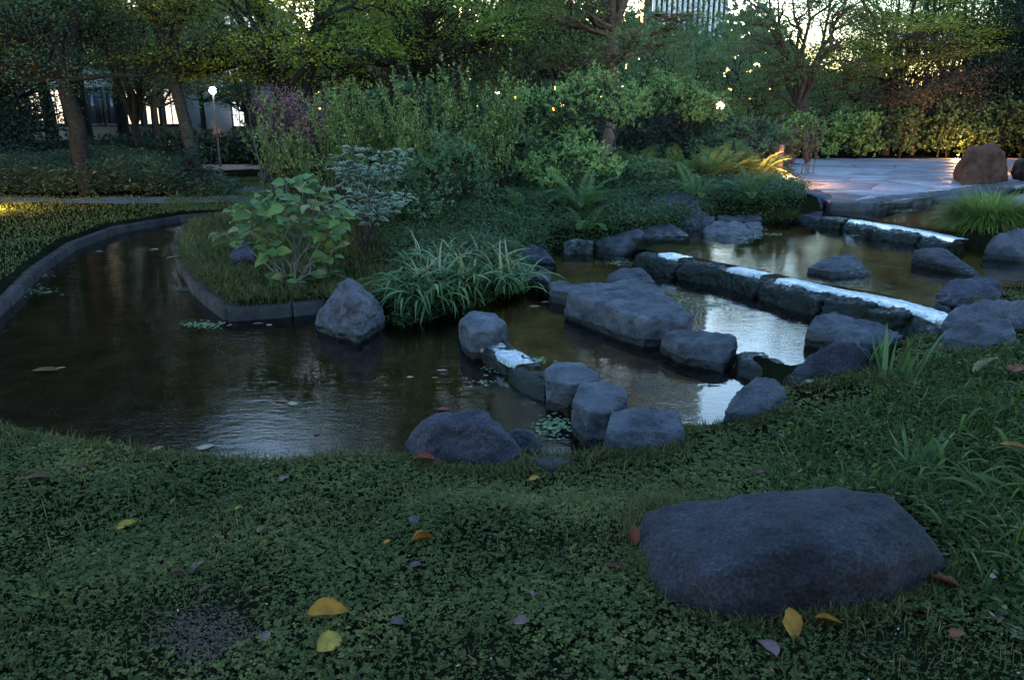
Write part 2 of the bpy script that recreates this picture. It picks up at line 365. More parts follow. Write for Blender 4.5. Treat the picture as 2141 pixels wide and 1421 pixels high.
ANCH = [(1070, 1400, 0), (200, 1400, -.05), (2000, 1400, .05), (1070, 1100, -.05), (1500, 1150, -.02), (200, 1050, -.14), (500, 990, -.24), (0, 900, -.25), (800, 990, -.22), (1150, 985, -.24),
        (1350, 965, -.26), (1500, 905, -.2), (1650, 850, -.12), (1850, 770, -.06), (2100, 740, .03), (2100, 900, .05), (1800, 900, -.05), (2000, 1100, .06), (2141, 665, .10),
        (0, 560, -.2), (100, 480, -.18), (250, 455, -.18), (0, 440, -.12), (360, 440, -.18), (-300, 560, -.15), (-500, 800, -.15),
        (450, 560, -.2), (420, 500, -.18), (600, 600, -.18), (600, 500, -.08), (700, 600, -.2), (850, 600, -.15), (900, 500, .02), (1000, 450, .22), (850, 450, .12), (1090, 520, .0),
        (1200, 420, .32), (1180, 480, .1), (1400, 410, .36), (1550, 405, .36), (1300, 370, .48), (1600, 380, .32), (1400, 450, .2),
        (300, 400, -.12), (600, 385, -.1), (1000, 360, .2), (1800, 330, .22), (2141, 330, .22), (1600, 330, .25), (2100, 380, .2), (2350, 430, .2), (2300, 560, .12), (2400, 700, .1), (2010, 720, -.02),
        (100, 350, -.1), (600, 330, -.1), (1000, 300, 0)]
AX = np.array([[*G(a, b, c)[:2], c] for a, b, c in ANCH])
def base_land(X, Y):
    num = np.zeros(X.shape); den = np.zeros(X.shape)
    for ax, ay, z in AX:
        sc = .35 + .06 * ay
        wgt = 1 / (((X - ax) ** 2 + (Y - ay) ** 2) / sc ** 2 + .25) ** 1.7
        num += wgt * z; den += wgt
    return num / den
PLAZA = poly([(1640, 331), (2700, 331), (2700, 470), (2300, 470), (2141, 462), (2060, 452), (2020, 432), (2141, 402), (2141, 384), (2060, 393), (2000, 403), (1840, 425), (1735, 422), (1690, 400), (1655, 375), (1640, 350)], ZP)
def ground_z(X, Y):
    X = np.asarray(X, float); Y = np.asarray(Y, float)
    z = base_land(X, Y)
    z = z + .012 * np.sin(X * 3.1 + 1) * np.cos(Y * 2.7) + .008 * np.sin(X * 7.3 + Y * 5.1)
    pl = sdist(PLAZA, X, Y); z = np.where(pl < .15, np.minimum(z, ZP - .06), z)
    near = np.full(X.shape, 9e9); lvl = np.full(X.shape, 0.)
    bed = np.full(X.shape, 1e9)
    for P_, wz in POOLS:
        s = sdist(P_, X, Y)
        cut = np.clip((s + .02) / .16, 0, 1); cut = cut * cut * (3 - 2 * cut)
        zb = wz - .10 + .012 * np.sin(X * 9 + Y * 4)
        z = np.minimum(z, zb * (1 - cut) + np.maximum(z, zb) * cut)
        near = np.minimum(near, s)
    return z, near
def gz(x, y): return float(ground_z(np.array([x]), np.array([y]))[0][0])
def on(px, py):
    z = 0.
    for _ in range(8):
        p = G(px, py, z); z = .5 * z + .5 * gz(p[0], p[1])
    return np.array([p[0], p[1], z])

def axis(a, b, step, lo, hi, grow=1.25):
    c = list(np.arange(a, b + 1e-6, step)); s = step
    L_ = [a]; 
    while L_[-1] > lo: s *= grow; L_.append(L_[-1] - s)
    s = step; R_ = [b]
    while R_[-1] < hi: s *= grow; R_.append(R_[-1] + s)
    return np.array(L_[1:][::-1] + c + R_[1:])
gx = axis(-7, 9.5, .055, -1500, 1500, 1.22); gy = axis(1.2, 15, .055, -600, 2500, 1.22)
XX, YY = np.meshgrid(gx, gy, indexing='ij')
ZZ, NEAR = ground_z(XX, YY)
far = np.clip((np.hypot(XX, YY) - 60) / 200, 0, 1); ZZ = ZZ * (1 - far) - .1 * far
gg = Geo(); nx, ny = len(gx), len(gy)
ii = (np.arange(nx - 1)[:, None] * ny + np.arange(ny - 1)[None])
gg.add(np.stack([XX, YY, ZZ], -1), np.stack([ii, ii + ny, ii + ny + 1, ii + 1], -1).reshape(-1, 4),
       np.stack([np.clip(.5 - NEAR * 12, 0, 1), NEAR * 0, NEAR * 0], -1))
m, n, o = newmat('soil')
at = N(n, 'ShaderNodeAttribute'); at.attribute_name = 'leaf'; sep = N(n, 'ShaderNodeSeparateColor'); n.links.new(at.outputs['Color'], sep.inputs[0])
f = noise_tex(n, 3, 6, .6); f2 = noise_tex(n, 45, 3, .6)
soil = ramp(n, f, [(.3, (.007, .007, .004)), (.55, (.011, .012, .006)), (.75, (.022, .017, .012))])
bed = ramp(n, noise_tex(n, 2.2, 6, .65), [(.3, (.035, .028, .018)), (.48, (.15, .095, .052)), (.65, (.26, .165, .09)), (.78, (.07, .075, .035))])
pb = ramp(n, f2, [(.35, (.5, .5, .5)), (.7, (1.4, 1.35, 1.3))]); bed = mix(n, .8, bed, pb, 'MULTIPLY')
col = mix(n, sep.outputs[0], soil, bed)
p = N(n, 'ShaderNodeBsdfDiffuse'); n.links.new(col, p.inputs[0])
b = N(n, 'ShaderNodeBump'); b.inputs['Distance'].default_value = .02; n.links.new(f2, b.inputs['Height']); n.links.new(b.outputs[0], p.inputs['Normal'])
n.links.new(p.outputs[0], o.inputs[0]); M['soil'] = m
tag(obj('ground', gg.mesh('ground', M['soil'], True)), kind='structure')

def sheet(name, P2, z, mat):
    g = Geo(); me = bpy.data.meshes.new(name)
    me.from_pydata([(x, y, z) for x, y in P2], [], [list(range(len(P2)))])
    bm = bmesh.new(); bm.from_mesh(me); bmesh.ops.triangulate(bm, faces=bm.faces); bm.normal_update()
    for f_ in bm.faces:
        if f_.normal.z < 0: f_.normal_flip()
    bm.to_mesh(me); bm.free(); me.materials.append(mat)
    return tag(obj(name, me), kind='structure')
def widen(P_, d):      # push a polygon outwards
    a = sum(P_[i][0] * P_[(i + 1) % len(P_)][1] - P_[(i + 1) % len(P_)][0] * P_[i][1] for i in range(len(P_)))
    sgn = 1 if a > 0 else -1; out = []
    for i in range(len(P_)):
        t = P_[(i + 1) % len(P_)] - P_[i - 1]; t = t / (np.linalg.norm(t) + 1e-9)
        out.append(P_[i] + d * sgn * np.array([t[1], -t[0]]))
    return np.array(out)
sheet('water', widen(PO0, .12), W0, M['water'])
sheet('water', widen(PO1, .02), W1, M['water_up'])
sheet('water', widen(PO2, .02), W2, M['water_up'])
sheet('water', widen(PO3, .03), W3, M['water_up'])
sheet('water', widen(PO4, .03), W4, M['water_up'])
# ------------------------------------------------------------ rocks: hull of measured points, remeshed, worn and roughened
def hull_mesh(name, groups, vox, smooth, amp, ns, mat, seed, origin):
    bm = bmesh.new()
    for pts in groups:
        b2 = bmesh.new()
        for q in pts: b2.verts.new(Vector(q) - Vector(origin))
        r_ = bmesh.ops.convex_hull(b2, input=b2.verts)
        bmesh.ops.delete(b2, geom=[v for v in b2.verts if not v.link_faces], context='VERTS')
        bmesh.ops.recalc_face_normals(b2, faces=b2.faces)
        t_ = bpy.data.meshes.new('tmp'); b2.to_mesh(t_); b2.free(); bm.from_mesh(t_); bpy.data.meshes.remove(t_)
    me = bpy.data.meshes.new(name); bm.to_mesh(me); bm.free()
    ob = bpy.data.objects.new(name, me); C.objects.link(ob)
    md = ob.modifiers.new('r', 'REMESH'); md.mode = 'VOXEL'; md.voxel_size = vox
    dg = bpy.context.evaluated_depsgraph_get(); me2 = bpy.data.meshes.new_from_object(ob.evaluated_get(dg))
    bpy.data.objects.remove(ob); bpy.data.meshes.remove(me); me2.name = name
    nv = len(me2.vertices); V = np.zeros(nv * 3, np.float32); me2.vertices.foreach_get('co', V); V = V.reshape(-1, 3).astype(float)
    E = np.zeros(len(me2.edges) * 2, np.int32); me2.edges.foreach_get('vertices', E); E = E.reshape(-1, 2)
    deg = np.bincount(E.ravel(), minlength=nv)[:, None]
    for _ in range(smooth):
        S = np.zeros_like(V); np.add.at(S, E[:, 0], V[E[:, 1]]); np.add.at(S, E[:, 1], V[E[:, 0]])
        V = V * .4 + .6 * S / np.maximum(deg, 1)
    me2.vertices.foreach_set('co', V.astype(np.float32).ravel()); me2.update()
    Nr = np.zeros(nv * 3, np.float32); me2.vertices.foreach_get('normal', Nr); Nr = Nr.reshape(-1, 3)
    off = np.zeros(nv); sv = Vector((seed * 3.1, seed * 1.7, seed * .9))
    for i in range(nv):
        q = Vector(V[i]) * ns + sv
        vd = noise.voronoi(q * .9)[0]
        c = (vd[0] - .35) * .9 - .5 * max(0, .12 - (vd[1] - vd[0])) / .12 * .35 + noise.noise(q) * .45 + noise.ridged_multi_fractal(q * 1.6, .9, 2.1, 4, 1.0, 2.0) * .22 - .2 + .36 * noise.noise(q * 5) + .20 * noise.noise(q * 12)
        off[i] = c
    V = V + Nr * (off * amp)[:, None]
    me2.vertices.foreach_set('co', V.astype(np.float32).ravel())
    me2.polygons.foreach_set('use_smooth', np.ones(len(me2.polygons), bool)); me2.materials.clear(); me2.materials.append(mat); me2.update()
    return me2
RC = [0]
def rock(label, tops, fronts, zb, mat='rock', sm=3, amp=.03, ns=5, name='rock', cat='rock', group=None, parent=None, back=1.06, lo=.12, res=34):
    RC[0] += 1
    T = [G(a, b, z) for a, b, z in tops]; F_ = [G(a, b, zb) for a, b in fronts]
    pts = list(T); c = np.mean(T + F_, 0)
    for t in T:
        q = c + (t - c) * back; pts.append(np.array([q[0], q[1], zb - lo]))
    for f_ in F_:
        pts.append(f_); pts.append(np.array([f_[0], f_[1], zb - lo]))
    A = np.array(pts); ext = A.max(0) - A.min(0); vox = max(.006, float(max(ext)) / (res * 1.5))
    org = (float(A[:, 0].mean()), float(A[:, 1].mean()), zb)
    size = float(np.sort(ext)[1])
    me = hull_mesh(name, [pts], vox, sm, amp * size / .4, ns * .4 / max(size, .15), M[mat], RC[0], org)
    o_ = obj(name, me, None, org)
    if parent: o_.parent = parent; o_.matrix_parent_inverse = Matrix.Translation(-Vector(parent.location))
    else: tag(o_, label, cat, group)
    return o_

rock('big dark boulder with a sloping top and long ridge on the near lawn',
     [(1328, 1112, -.01), (1345, 1070, .02), (1400, 1055, .06), (1500, 1053, .13), (1700, 1225, .12), (1560, 1255, .07), (1850, 1175, .18), (1430, 1215, .05), (1650, 1028, .19), (1750, 1022, .22), (1840, 1034, .23), (1893, 1074, .23),
      (1660, 1140, .24), (1490, 1195, .15), (1390, 1235, .02), (1955, 1150, .15), (1990, 1195, .03)],
     [(1342, 1185), (1400, 1240), (1500, 1292), (1600, 1304), (1720, 1297), (1850, 1268), (1950, 1232), (1988, 1200)], -.03, 'rock_big', sm=6, amp=.018, ns=3.5, res=75)
rock('dark humped rock on the near bank of the pond, orange leaf floating behind it',
     [(852, 925, -.17), (880, 885, -.07), (940, 862, -.01), (1000, 852, .02), (1022, 868, .02), (1030, 895, .0), (1082, 935, -.16), (905, 885, 0)],
     [(850, 955), (880, 985), (960, 992), (1060, 988), (1092, 955)], -.27, 'rock_dark', sm=2, res=48)
rock('small low rock tucked behind the dark humped rock on the near bank',
     [(1055, 905, -.17), (1080, 892, -.13), (1110, 900, -.14), (1130, 922, -.22)], [(1060, 950), (1100, 955), (1132, 942)], -.32, 'rock', sm=2)
rock('flat pale stone sunk into the grass of the near bank', [(1095, 958, -.2), (1150, 950, -.19), (1195, 962, -.2), (1150, 982, -.2)], [(1100, 975), (1180, 978)], -.24, 'rock', lo=.05)
rock('flat-topped grey stepping stone between the mossy weir and the second step',
     [(1140, 772, -.10), (1157, 757, -.10), (1212, 757, -.10), (1250, 776, -.10), (1253, 795, -.11), (1195, 804, -.11), (1142, 794, -.11)],
     [(1150, 838), (1168, 856), (1195, 862), (1235, 835)], W0, 'rock_pale', sm=2, amp=.018, ns=7, back=.9, res=42)
rock('flat-topped grey stepping stone beside the large slab on the near bank',
     [(1215, 801, -.06), (1268, 797, -.06), (1308, 812, -.06), (1311, 838, -.08), (1270, 864, -.09), (1228, 860, -.09), (1198, 836, -.08)],
     [(1196, 885), (1215, 912), (1240, 928), (1258, 905), (1290, 880)], W0, 'rock_pale', sm=2, amp=.018, ns=7, back=.9, res=42)
rock('wide grey slab rock on the near bank right of the stepping stones',
     [(1278, 858, -.06), (1335, 848, -.06), (1418, 855, -.08), (1428, 900, -.12), (1268, 905, -.13)], [(1263, 950), (1330, 958), (1395, 945), (1428, 922)], -.26, 'rock_pale', sm=2, amp=.03, res=46)
rock('pale faceted grey rock standing at the left end of the lowest weir',
     [(963, 668, -.07), (985, 650, -.05), (1035, 655, -.06), (1060, 678, -.10), (1030, 690, -.08), (985, 694, -.09)],
     [(958, 695), (970, 715), (1010, 722), (1045, 702)], W0, 'rock_pale', sm=2, amp=.022, ns=6, back=.95, res=40)
wr = ('weir_stone', 'weir stone', 'wet stones of the lowest weir')
rock('wet black weir stone nearest the pale faceted rock, water spilling over it', [(1000, 712, W1), (1048, 700, W1 - .005), (1078, 730, W1), (1022, 742, W1)],
     [(1012, 758), (1060, 785), (1005, 740)], W0, 'rock_wet', name=wr[0], cat=wr[1], group=wr[2], back=1.0)
rock('wet mossy weir stone against the first stepping stone', [(1062, 748, W1 - .015), (1115, 738, W1 + .01), (1148, 785, W1 + .005), (1138, 802, W1 - .01), (1072, 776, W1 - .02)],
     [(1066, 802), (1100, 825), (1140, 842)], W0, 'rock_wet', name=wr[0], cat=wr[1], group=wr[2], back=1.0)
rock('pointed grey rock with pale streaks at the corner of the island kerb',
     [(728, 583, .17), (742, 584, .16), (768, 607, .07), (798, 645, -.14), (690, 622, -.03), (664, 664, -.2), (745, 625, .06), (700, 600, .06), (690, 655, -.15)],
     [(668, 685), (700, 698), (742, 702), (788, 688), (800, 668)], W0, 'rock', sm=2, amp=.032, res=48)
rock('large angular slab rock with a flat lilac-grey top between the middle pools',
     [(1190, 614, .02), (1205, 600, .03), (1262, 590, .03), (1332, 586, .04), (1382, 608, .03), (1440, 655, .0), (1436, 672, -.02), (1345, 668, .0)],
     [(1188, 662), (1250, 692), (1345, 716), (1384, 706), (1436, 688)], W1, 'rock_pale', sm=1, amp=.02, ns=7, res=64)
rock('low grey rock showing just behind the large angular slab', [(1272, 578, -.01), (1295, 560, .04), (1342, 560, .05), (1366, 592, .0)], [(1285, 605), (1372, 606)], W2, 'rock', sm=2)
rock('small square block left of the large angular slab', [(1149, 592, -.1), (1175, 587, -.1), (1205, 595, -.1), (1196, 606, -.1), (1153, 604, -.11)], [(1150, 630), (1192, 640)], W1, 'rock_pale', sm=1, back=1)
rock('dark block half hidden between the strap-leaved clump and the small square block', [(1108, 575, -.08), (1125, 568, -.06), (1152, 575, -.08), (1150, 590, -.1)], [(1112, 606), (1150, 608)], W1, 'rock_dark')
rock('low triangular dark rock at the water edge under the island plants', [(1085, 520, .0), (1115, 512, .03), (1135, 520, .02), (1160, 548, -.09)], [(1090, 550), (1162, 551)], W2, 'rock_dark', sm=1)
rock('mossy stone half buried left of the rounded block', [(1180, 505, .03), (1210, 498, .05), (1240, 505, .03)], [(1180, 532), (1240, 530)], W2, 'rock_mossy')
rock('rounded squarish grey boulder standing at the left end of the middle weir',
     [(1243, 485, .05), (1258, 459, .12), (1300, 452, .16), (1330, 460, .15), (1347, 485, .10), (1338, 505, .03)], [(1245, 525), (1300, 536), (1338, 515)], W2, 'rock', sm=4, res=42)
rock('sloping dark rock beside the rounded squarish boulder', [(1340, 458, .17), (1360, 450, .2), (1400, 468, .15), (1440, 490, .08)], [(1342, 495), (1440, 496)], W3, 'rock_dark', sm=1)
rock('large craggy dark rock behind the sloping rock, weeds growing over it', [(1345, 440, .25), (1375, 408, .38), (1420, 405, .4), (1455, 425, .34), (1495, 460, .14)], [(1350, 470), (1440, 482), (1490, 478)], W3, 'rock_dark', sm=2, amp=.05, res=44)
rock('faceted blue-grey rock in the upper pool below the ferns', [(1470, 480, .12), (1495, 464, .17), (1545, 462, .18), (1575, 484, .12), (1530, 487, .14)], [(1473, 498), (1530, 508), (1574, 502)], W3, 'rock_pale', sm=1)
rock('pale squared stone right of the faceted rock in the upper pool', [(1555, 465, .13), (1590, 464, .13), (1594, 478, .12), (1572, 478, .12)], [(1572, 496), (1596, 494)], W3, 'rock_pale', sm=1)
rock('flat dark ledge stone behind the faceted rock', [(1500, 452, .14), (1586, 448, .14), (1592, 458, .13), (1502, 462, .13)], [(1502, 468), (1592, 464)], W3, 'rock', sm=1)
rock('upright dark stone under the ferns left of the plaza edge', [(1625, 430, .2), (1645, 422, .22), (1655, 440, .16)], [(1622, 465), (1655, 466)], W3, 'rock_dark')
rock('dark block rock at the left end of the top weir', [(1655, 425, .22), (1685, 405, .32), (1720, 415, .28), (1722, 445, .17)], [(1658, 462), (1720, 465)], W3, 'rock_dark', sm=2)
rock('rounded reddish-grey stone where the plaza edge meets the island', [(1672, 402, .34), (1705, 392, .36), (1738, 408, .32), (1735, 420, .28)], [(1690, 425), (1738, 428)], W4, 'rock', sm=3)
rock('low double-humped rock in the middle of the upper pool', [(1690, 562, .10), (1722, 541, .15), (1745, 543, .13), (1778, 535, .16), (1818, 570, .08), (1740, 566, .12)], [(1698, 573), (1740, 581), (1800, 579)], W3, 'rock', sm=1, res=40)
rock('tilted oval rock in the upper pool right of the double-humped rock', [(1911, 524, .2), (1930, 516, .22), (1968, 517, .24), (1985, 527, .22), (2050, 573, .08)], [(1935, 550), (1975, 566), (2040, 580)], W3, 'rock', sm=4, res=40)
rock('dark rock with a pale dead leaf on top, right end of upper pool', [(1958, 612, .12), (1990, 585, .2), (2060, 577, .22), (2095, 592, .2)], [(1958, 632), (2010, 640), (2090, 640)], W3, 'rock_dark', sm=3)
rock('large rounded boulder below the grass tuft at the right edge', [(2058, 520, .15), (2082, 492, .3), (2130, 474, .38), (2190, 474, .38), (2240, 500, .25)], [(2062, 540), (2140, 548), (2235, 545)], W3, 'rock', sm=4, res=40)
rock('long low purple-grey rock on the right bank at the end of the middle weir', [(1972, 665, .1), (2000, 640, .18), (2060, 625, .24), (2150, 625, .26), (2230, 650, .2)], [(1970, 700), (2050, 705), (2230, 700)], .0, 'rock', sm=3, res=44)
rock('grey rock with pale ridges in front of the long purple-grey rock', [(1965, 705, .05), (1995, 672, .15), (2060, 656, .19), (2110, 668, .18), (2125, 690, .14)], [(1960, 735), (2040, 742), (2130, 735)], .0, 'rock', sm=2, res=40)
rock('long pale-edged rock in the middle pool above the near bank', [(1688, 690, .0), (1705, 660, .06), (1742, 655, .07), (1830, 672, .04), (1885, 702, -.03), (1745, 690, .02)], [(1700, 722), (1780, 738), (1880, 730)], W2, 'rock', sm=2, res=44)
rock('small flat dark stone at the water edge behind the iris leaves', [(1800, 735, -.06), (1880, 722, -.04), (1925, 735, -.06)], [(1810, 752), (1925, 748)], W2, 'rock_dark')
rock('peaked dark rock on the near bank beside the iris leaves', [(1645, 790, -.06), (1690, 742, .06), (1745, 713, .14), (1790, 715, .14), (1835, 748, .04)], [(1655, 808), (1740, 802), (1832, 782)], -.08, 'rock_dark', sm=2, res=44)
rock('smooth rounded brownish boulder on the near bank by the bare soil', [(1518, 850, -.07), (1548, 808, .02), (1582, 786, .06), (1620, 788, .06), (1645, 815, .0)], [(1512, 884), (1580, 886), (1640, 855)], -.16, 'rock', sm=6, amp=.02, res=40)
rock('flat-topped block in the second weir below the large slab', [(1394, 698, -.06), (1420, 688, -.05), (1530, 698, -.05), (1538, 712, -.07), (1500, 722, -.07), (1420, 716, -.07)],
     [(1388, 742), (1440, 762), (1510, 777), (1540, 752)], W1, 'rock_pale', sm=1, amp=.025, res=44)
w2 = 'wet stones of the second weir'
rock('wet mossy weir stone between the flat-topped block and peaked dark rock', [(1542, 738, W2), (1592, 732, W2 + .01), (1658, 768, W2), (1640, 786, W2 - .01), (1562, 758, W2 - .01)],
     [(1545, 785), (1600, 808), (1645, 805)], W1, 'rock_wet', name='weir_stone', cat='weir stone', group=w2)
rock('small wet moss-grown rock in the gap below the large slab', [(1385, 705, -.1), (1410, 690, -.09), (1425, 712, -.1)], [(1384, 738), (1420, 745)], W1, 'rock_mossy', name='weir_stone', cat='weir stone', group=w2)
rock('flat sloping stone lying in the lower pool at the near bank', [(1310, 872, W1 + .03), (1420, 868, W1 + .03), (1440, 905, W1 + .02)], [(1340, 900), (1430, 915)], W1 - .02, 'rock')
rock('little blue-black rock in the grass of the island left of the hydrangea', [(483, 530, -.02), (505, 508, .05), (525, 515, .03), (530, 535, -.02)], [(483, 550), (532, 552)], -.12, 'rock_dark', sm=1)

# the two long weirs of laid blocks, each block a thing
def weir(line, ztop, zbot, group, side, names, seed):
    rg = np.random.default_rng(seed)
    line = [(x_ + rg.uniform(-16, 16), y_ + rg.uniform(-3, 3)) if 0 < i_ < len(line) - 1 else (x_, y_) for i_, (x_, y_) in enumerate(line)]
    for i, (a, b) in enumerate(zip(line[:-1], line[1:])):
        hs = rg.uniform(-.02, .014); A = G(a[0], a[1], ztop); B = G(b[0], b[1], ztop); t = nrm(B - A); nrm_ = np.array([t[1], -t[0], 0])
        if nrm_[1] > 0: nrm_ = -nrm_
        w_ = .20 + rg.uniform(-.03, .05); e = .012
        pts = []
        for q, s_ in ((A, 1), (B, -1)):
            q = q + t * s_ * e
            for dd, hh in ((-.10, ztop + hs * .5 - .012 + rg.uniform(-.014, .008)), (w_ - .09 + rg.uniform(-.04, .03), ztop + hs - .02 + rg.uniform(-.03, .008)), (w_ - .07, (ztop + zbot) / 2), (w_ - .05 + rg.uniform(0, .04), zbot), (w_, zbot - .15), (-.12, zbot - .15)):
                p_ = q + nrm_ * dd; pts.append(np.array([p_[0], p_[1], hh]))
        mid = (A + B) / 2; org = (mid[0], mid[1], zbot)
        me = hull_mesh('weir_stone', [pts], .016, 2, .05, 6, M['rock_wet'], seed + i, org)
        tag(obj('weir_stone', me, None, org), names[i], 'weir stone', group)
orde = ['first', 'second', 'third', 'fourth', 'fifth', 'sixth', 'seventh', 'eighth']
weir([(1345, 522), (1425, 542), (1512, 560), (1600, 578), (1665, 595), (1740, 611), (1850, 632), (1920, 652), (1992, 680)], W3, W2, 'wet stones of the middle weir', 1,
     [f'{orde[i]} wet black block of the middle weir counted from the rounded squarish boulder' for i in range(8)], 40)
weir([(1722, 452), (1785, 463), (1850, 473), (1925, 487), (2002, 503)], W4, W3, 'wet stones of the top weir', 1,
     [f'{orde[i]} wet dark block of the top weir counted from the plaza edge' for i in range(4)], 60)
# water sliding over the two weirs: sheets that follow the stones down
def spill(line, ztop, zbot, d=.10):
    g = Geo(); A = [G(a, b, ztop) for a, b in line]; rg = np.random.default_rng(3)
    P = []
    for a, b in zip(A[:-1], A[1:]):
        for s in np.linspace(0, 1, 7)[:-1]: P.append(a + (b - a) * s)
    P.append(A[-1]); P = np.array(P); t = nrm(np.gradient(P, axis=0)); nn = np.stack([t[:, 1], -t[:, 0], 0 * t[:, 0]], -1); nn[nn[:, 1] > 0] *= -1
    rows = []
    for dd, hz in ((-.19, .002), (-.08, .009), (-.03, .012), (.005, .006), (.03, -.03)):
        q = P + nn * (dd + np.convolve(rg.uniform(-.03, .03, len(P)), [.3, .4, .3], 'same')[:, None] * (dd > .02)); q[:, 2] = ztop + hz + rg.uniform(-.003, .003, len(P)); rows.append(q)
    R = np.array(rows); k = len(P)
    i = np.arange(len(rows) - 1)[:, None] * k; j = np.arange(k - 1)[None]
    g.add(R, np.stack([i + j, i + j + 1, i + k + j + 1, i + k + j], -1).reshape(-1, 4))
    tag(obj('water', g.mesh('water', M['water_weir'], True)), kind='structure')
spill([(1378, 531), (1400, 536), (1420, 541)], W3, W2, .04)
spill([(1520, 562), (1560, 570), (1592, 577)], W3, W2, .05)
spill([(1625, 585), (1680, 598), (1738, 611), (1800, 622), (1850, 632), (1920, 652), (1985, 676)], W3, W2)
spill([(1775, 461), (1800, 466), (1850, 473), (1925, 487), (1996, 502)], W4, W3)
spill([(1000, 722), (1030, 735), (1080, 765)], W1, W0, .07)

# ------------------------------------------------------------ kerbs round the channel
def kerb(name, label, line, z, width, h, seg=.6, outward=1, zref=None):
    rg = np.random.default_rng(9)
    A = np.array([G(a, b, z if zref is None else zref)[:2] for a, b in line])
    L = np.concatenate([[0], np.cumsum(np.linalg.norm(np.diff(A, axis=0), axis=1))])
    fine = np.arange(0, L[-1], .04); Q = np.stack([np.interp(fine, L, A[:, 0]), np.interp(fine, L, A[:, 1])], -1)
    for _ in range(12): Q[1:-1] = .25 * Q[:-2] + .5 * Q[1:-1] + .25 * Q[2:]
    t = nrm(np.gradient(Q, axis=0)); nn = np.stack([-t[:, 1], t[:, 0]], -1) * outward
    root = thing(name, (Q[len(Q) // 2][0], Q[len(Q) // 2][1], z - h), label, 'kerb')
    per = int(seg / .04); k = 0
    for s in range(0, len(Q) - 2, per):
        idx = np.arange(s, min(s + per + 1, len(Q)))
        if len(idx) < 3: continue
        q = Q[idx].copy(); n_ = nn[idx]
        q[0] += t[idx[0]] * .007; q[-1] -= t[idx[-1]] * .007; q = q + n_ * rg.uniform(-.006, .006)
        dz = rg.uniform(-.004, .004); bv = .012; g = Geo(); rows = []
        for off, zz in ((0, z - h), (0, z - bv), (bv, z), (width - bv, z), (width, z - bv), (width, z - h)):
            r_ = q + n_ * off; rows.append(np.concatenate([r_, np.full((len(r_), 1), zz + dz)], 1))
        R = np.array(rows); m_ = len(idx)
        i = np.arange(len(rows) - 1)[:, None] * m_; j = np.arange(m_ - 1)[None]
        g.add(R, np.stack([i + j, i + j + 1, i + m_ + j + 1, i + m_ + j], -1).reshape(-1, 4))
        e0 = [r_ * m_ for r_ in range(6)]; e1 = [r_ * m_ + m_ - 1 for r_ in range(6)]
        g.f.append(np.array([e0])); g.f.append(np.array([e1[::-1]]))
        o_ = obj('kerb_stone', g.mesh('kerb_stone', M['kerb'], False, tuple(root.location)), root)
kerb('pond_kerb', 'curved concrete kerb between the left lawn and the pond channel',
     [(-420, 738), (-60, 705), (0, 665), (40, 625), (90, 575), (160, 522), (250, 488), (385, 463), (455, 456)], W0 + .11, .15, .3, zref=W0, outward=1)
kerb('island_kerb', 'concrete kerb round the grassy tip of the island, cornered by the pointed rock',
     [(395, 480), (366, 505), (363, 530), (370, 562), (400, 612), (430, 640), (472, 672)], W0 + .12, .16, .3, zref=W0, outward=1)
kerb('island_kerb', 'straight dark concrete kerb running from the corner to the pointed rock', [(476, 673), (560, 667), (690, 655)], W0 + .12, .16, .3, zref=W0, outward=1)

# ------------------------------------------------------------ plaza of big flagstones
rgp = np.random.default_rng(21)
# base slab under the flags
g = Geo()
sheet('plaza', PLAZA, ZP - .012, M['plaza_edge'])
plaza_root = bpy.data.objects['plaza']
xs = np.arange(4.0, 26, 1.05); ys = np.arange(10.2, 24.2, .9)
J = {}
for i in range(len(xs)):
    for j in range(len(ys)): J[i, j] = (xs[i] + rgp.uniform(-.32, .32) + (.5 if j % 2 else 0), ys[j] + rgp.uniform(-.3, .3))
flag_n = 0
for i in range(len(xs) - 1):
    for j in range(len(ys) - 1):
        q = np.array([J[i, j], J[i + 1, j], J[i + 1, j + 1], J[i, j + 1]]); c = q.mean(0)
        ss = sdist(PLAZA, q[:, 0], q[:, 1]); sc_ = sdist(PLAZA, c[0:1], c[1:2])[0]
        if sc_ > -.05 or c[0] > c[1] * .78 + 1.5 or flag_n > 290: continue
        # pull corners that stick out back inside
        for k in range(4):
            tt = 1.0
            while tt > .1:
                v_ = c + (q[k] - c) * tt
                if sdist(PLAZA, v_[0:1], v_[1:2])[0] < -.03: break
                tt -= .05
            q[k] = c + (q[k] - c) * tt
        q = c + (q - c) * .985
        zt = ZP + rgp.uniform(-.006, .006); tilt = rgp.uniform(-.004, .004, 4)
        inn = c + (q - c) * .96
        V = [(*q[k], ZP - .06) for k in range(4)] + [(*q[k], zt - .008 + tilt[k]) for k in range(4)] + [(*inn[k], zt + tilt[k]) for k in range(4)]
        F = [[k, (k + 1) % 4, 4 + (k + 1) % 4, 4 + k] for k in range(4)] + [[4 + k, 4 + (k + 1) % 4, 8 + (k + 1) % 4, 8 + k] for k in range(4)] + [[8, 9, 10, 11]]
        gq = Geo(); gq.add(V, F); obj('flagstone', gq.mesh('flagstone', M['plaza']), plaza_root); flag_n += 1
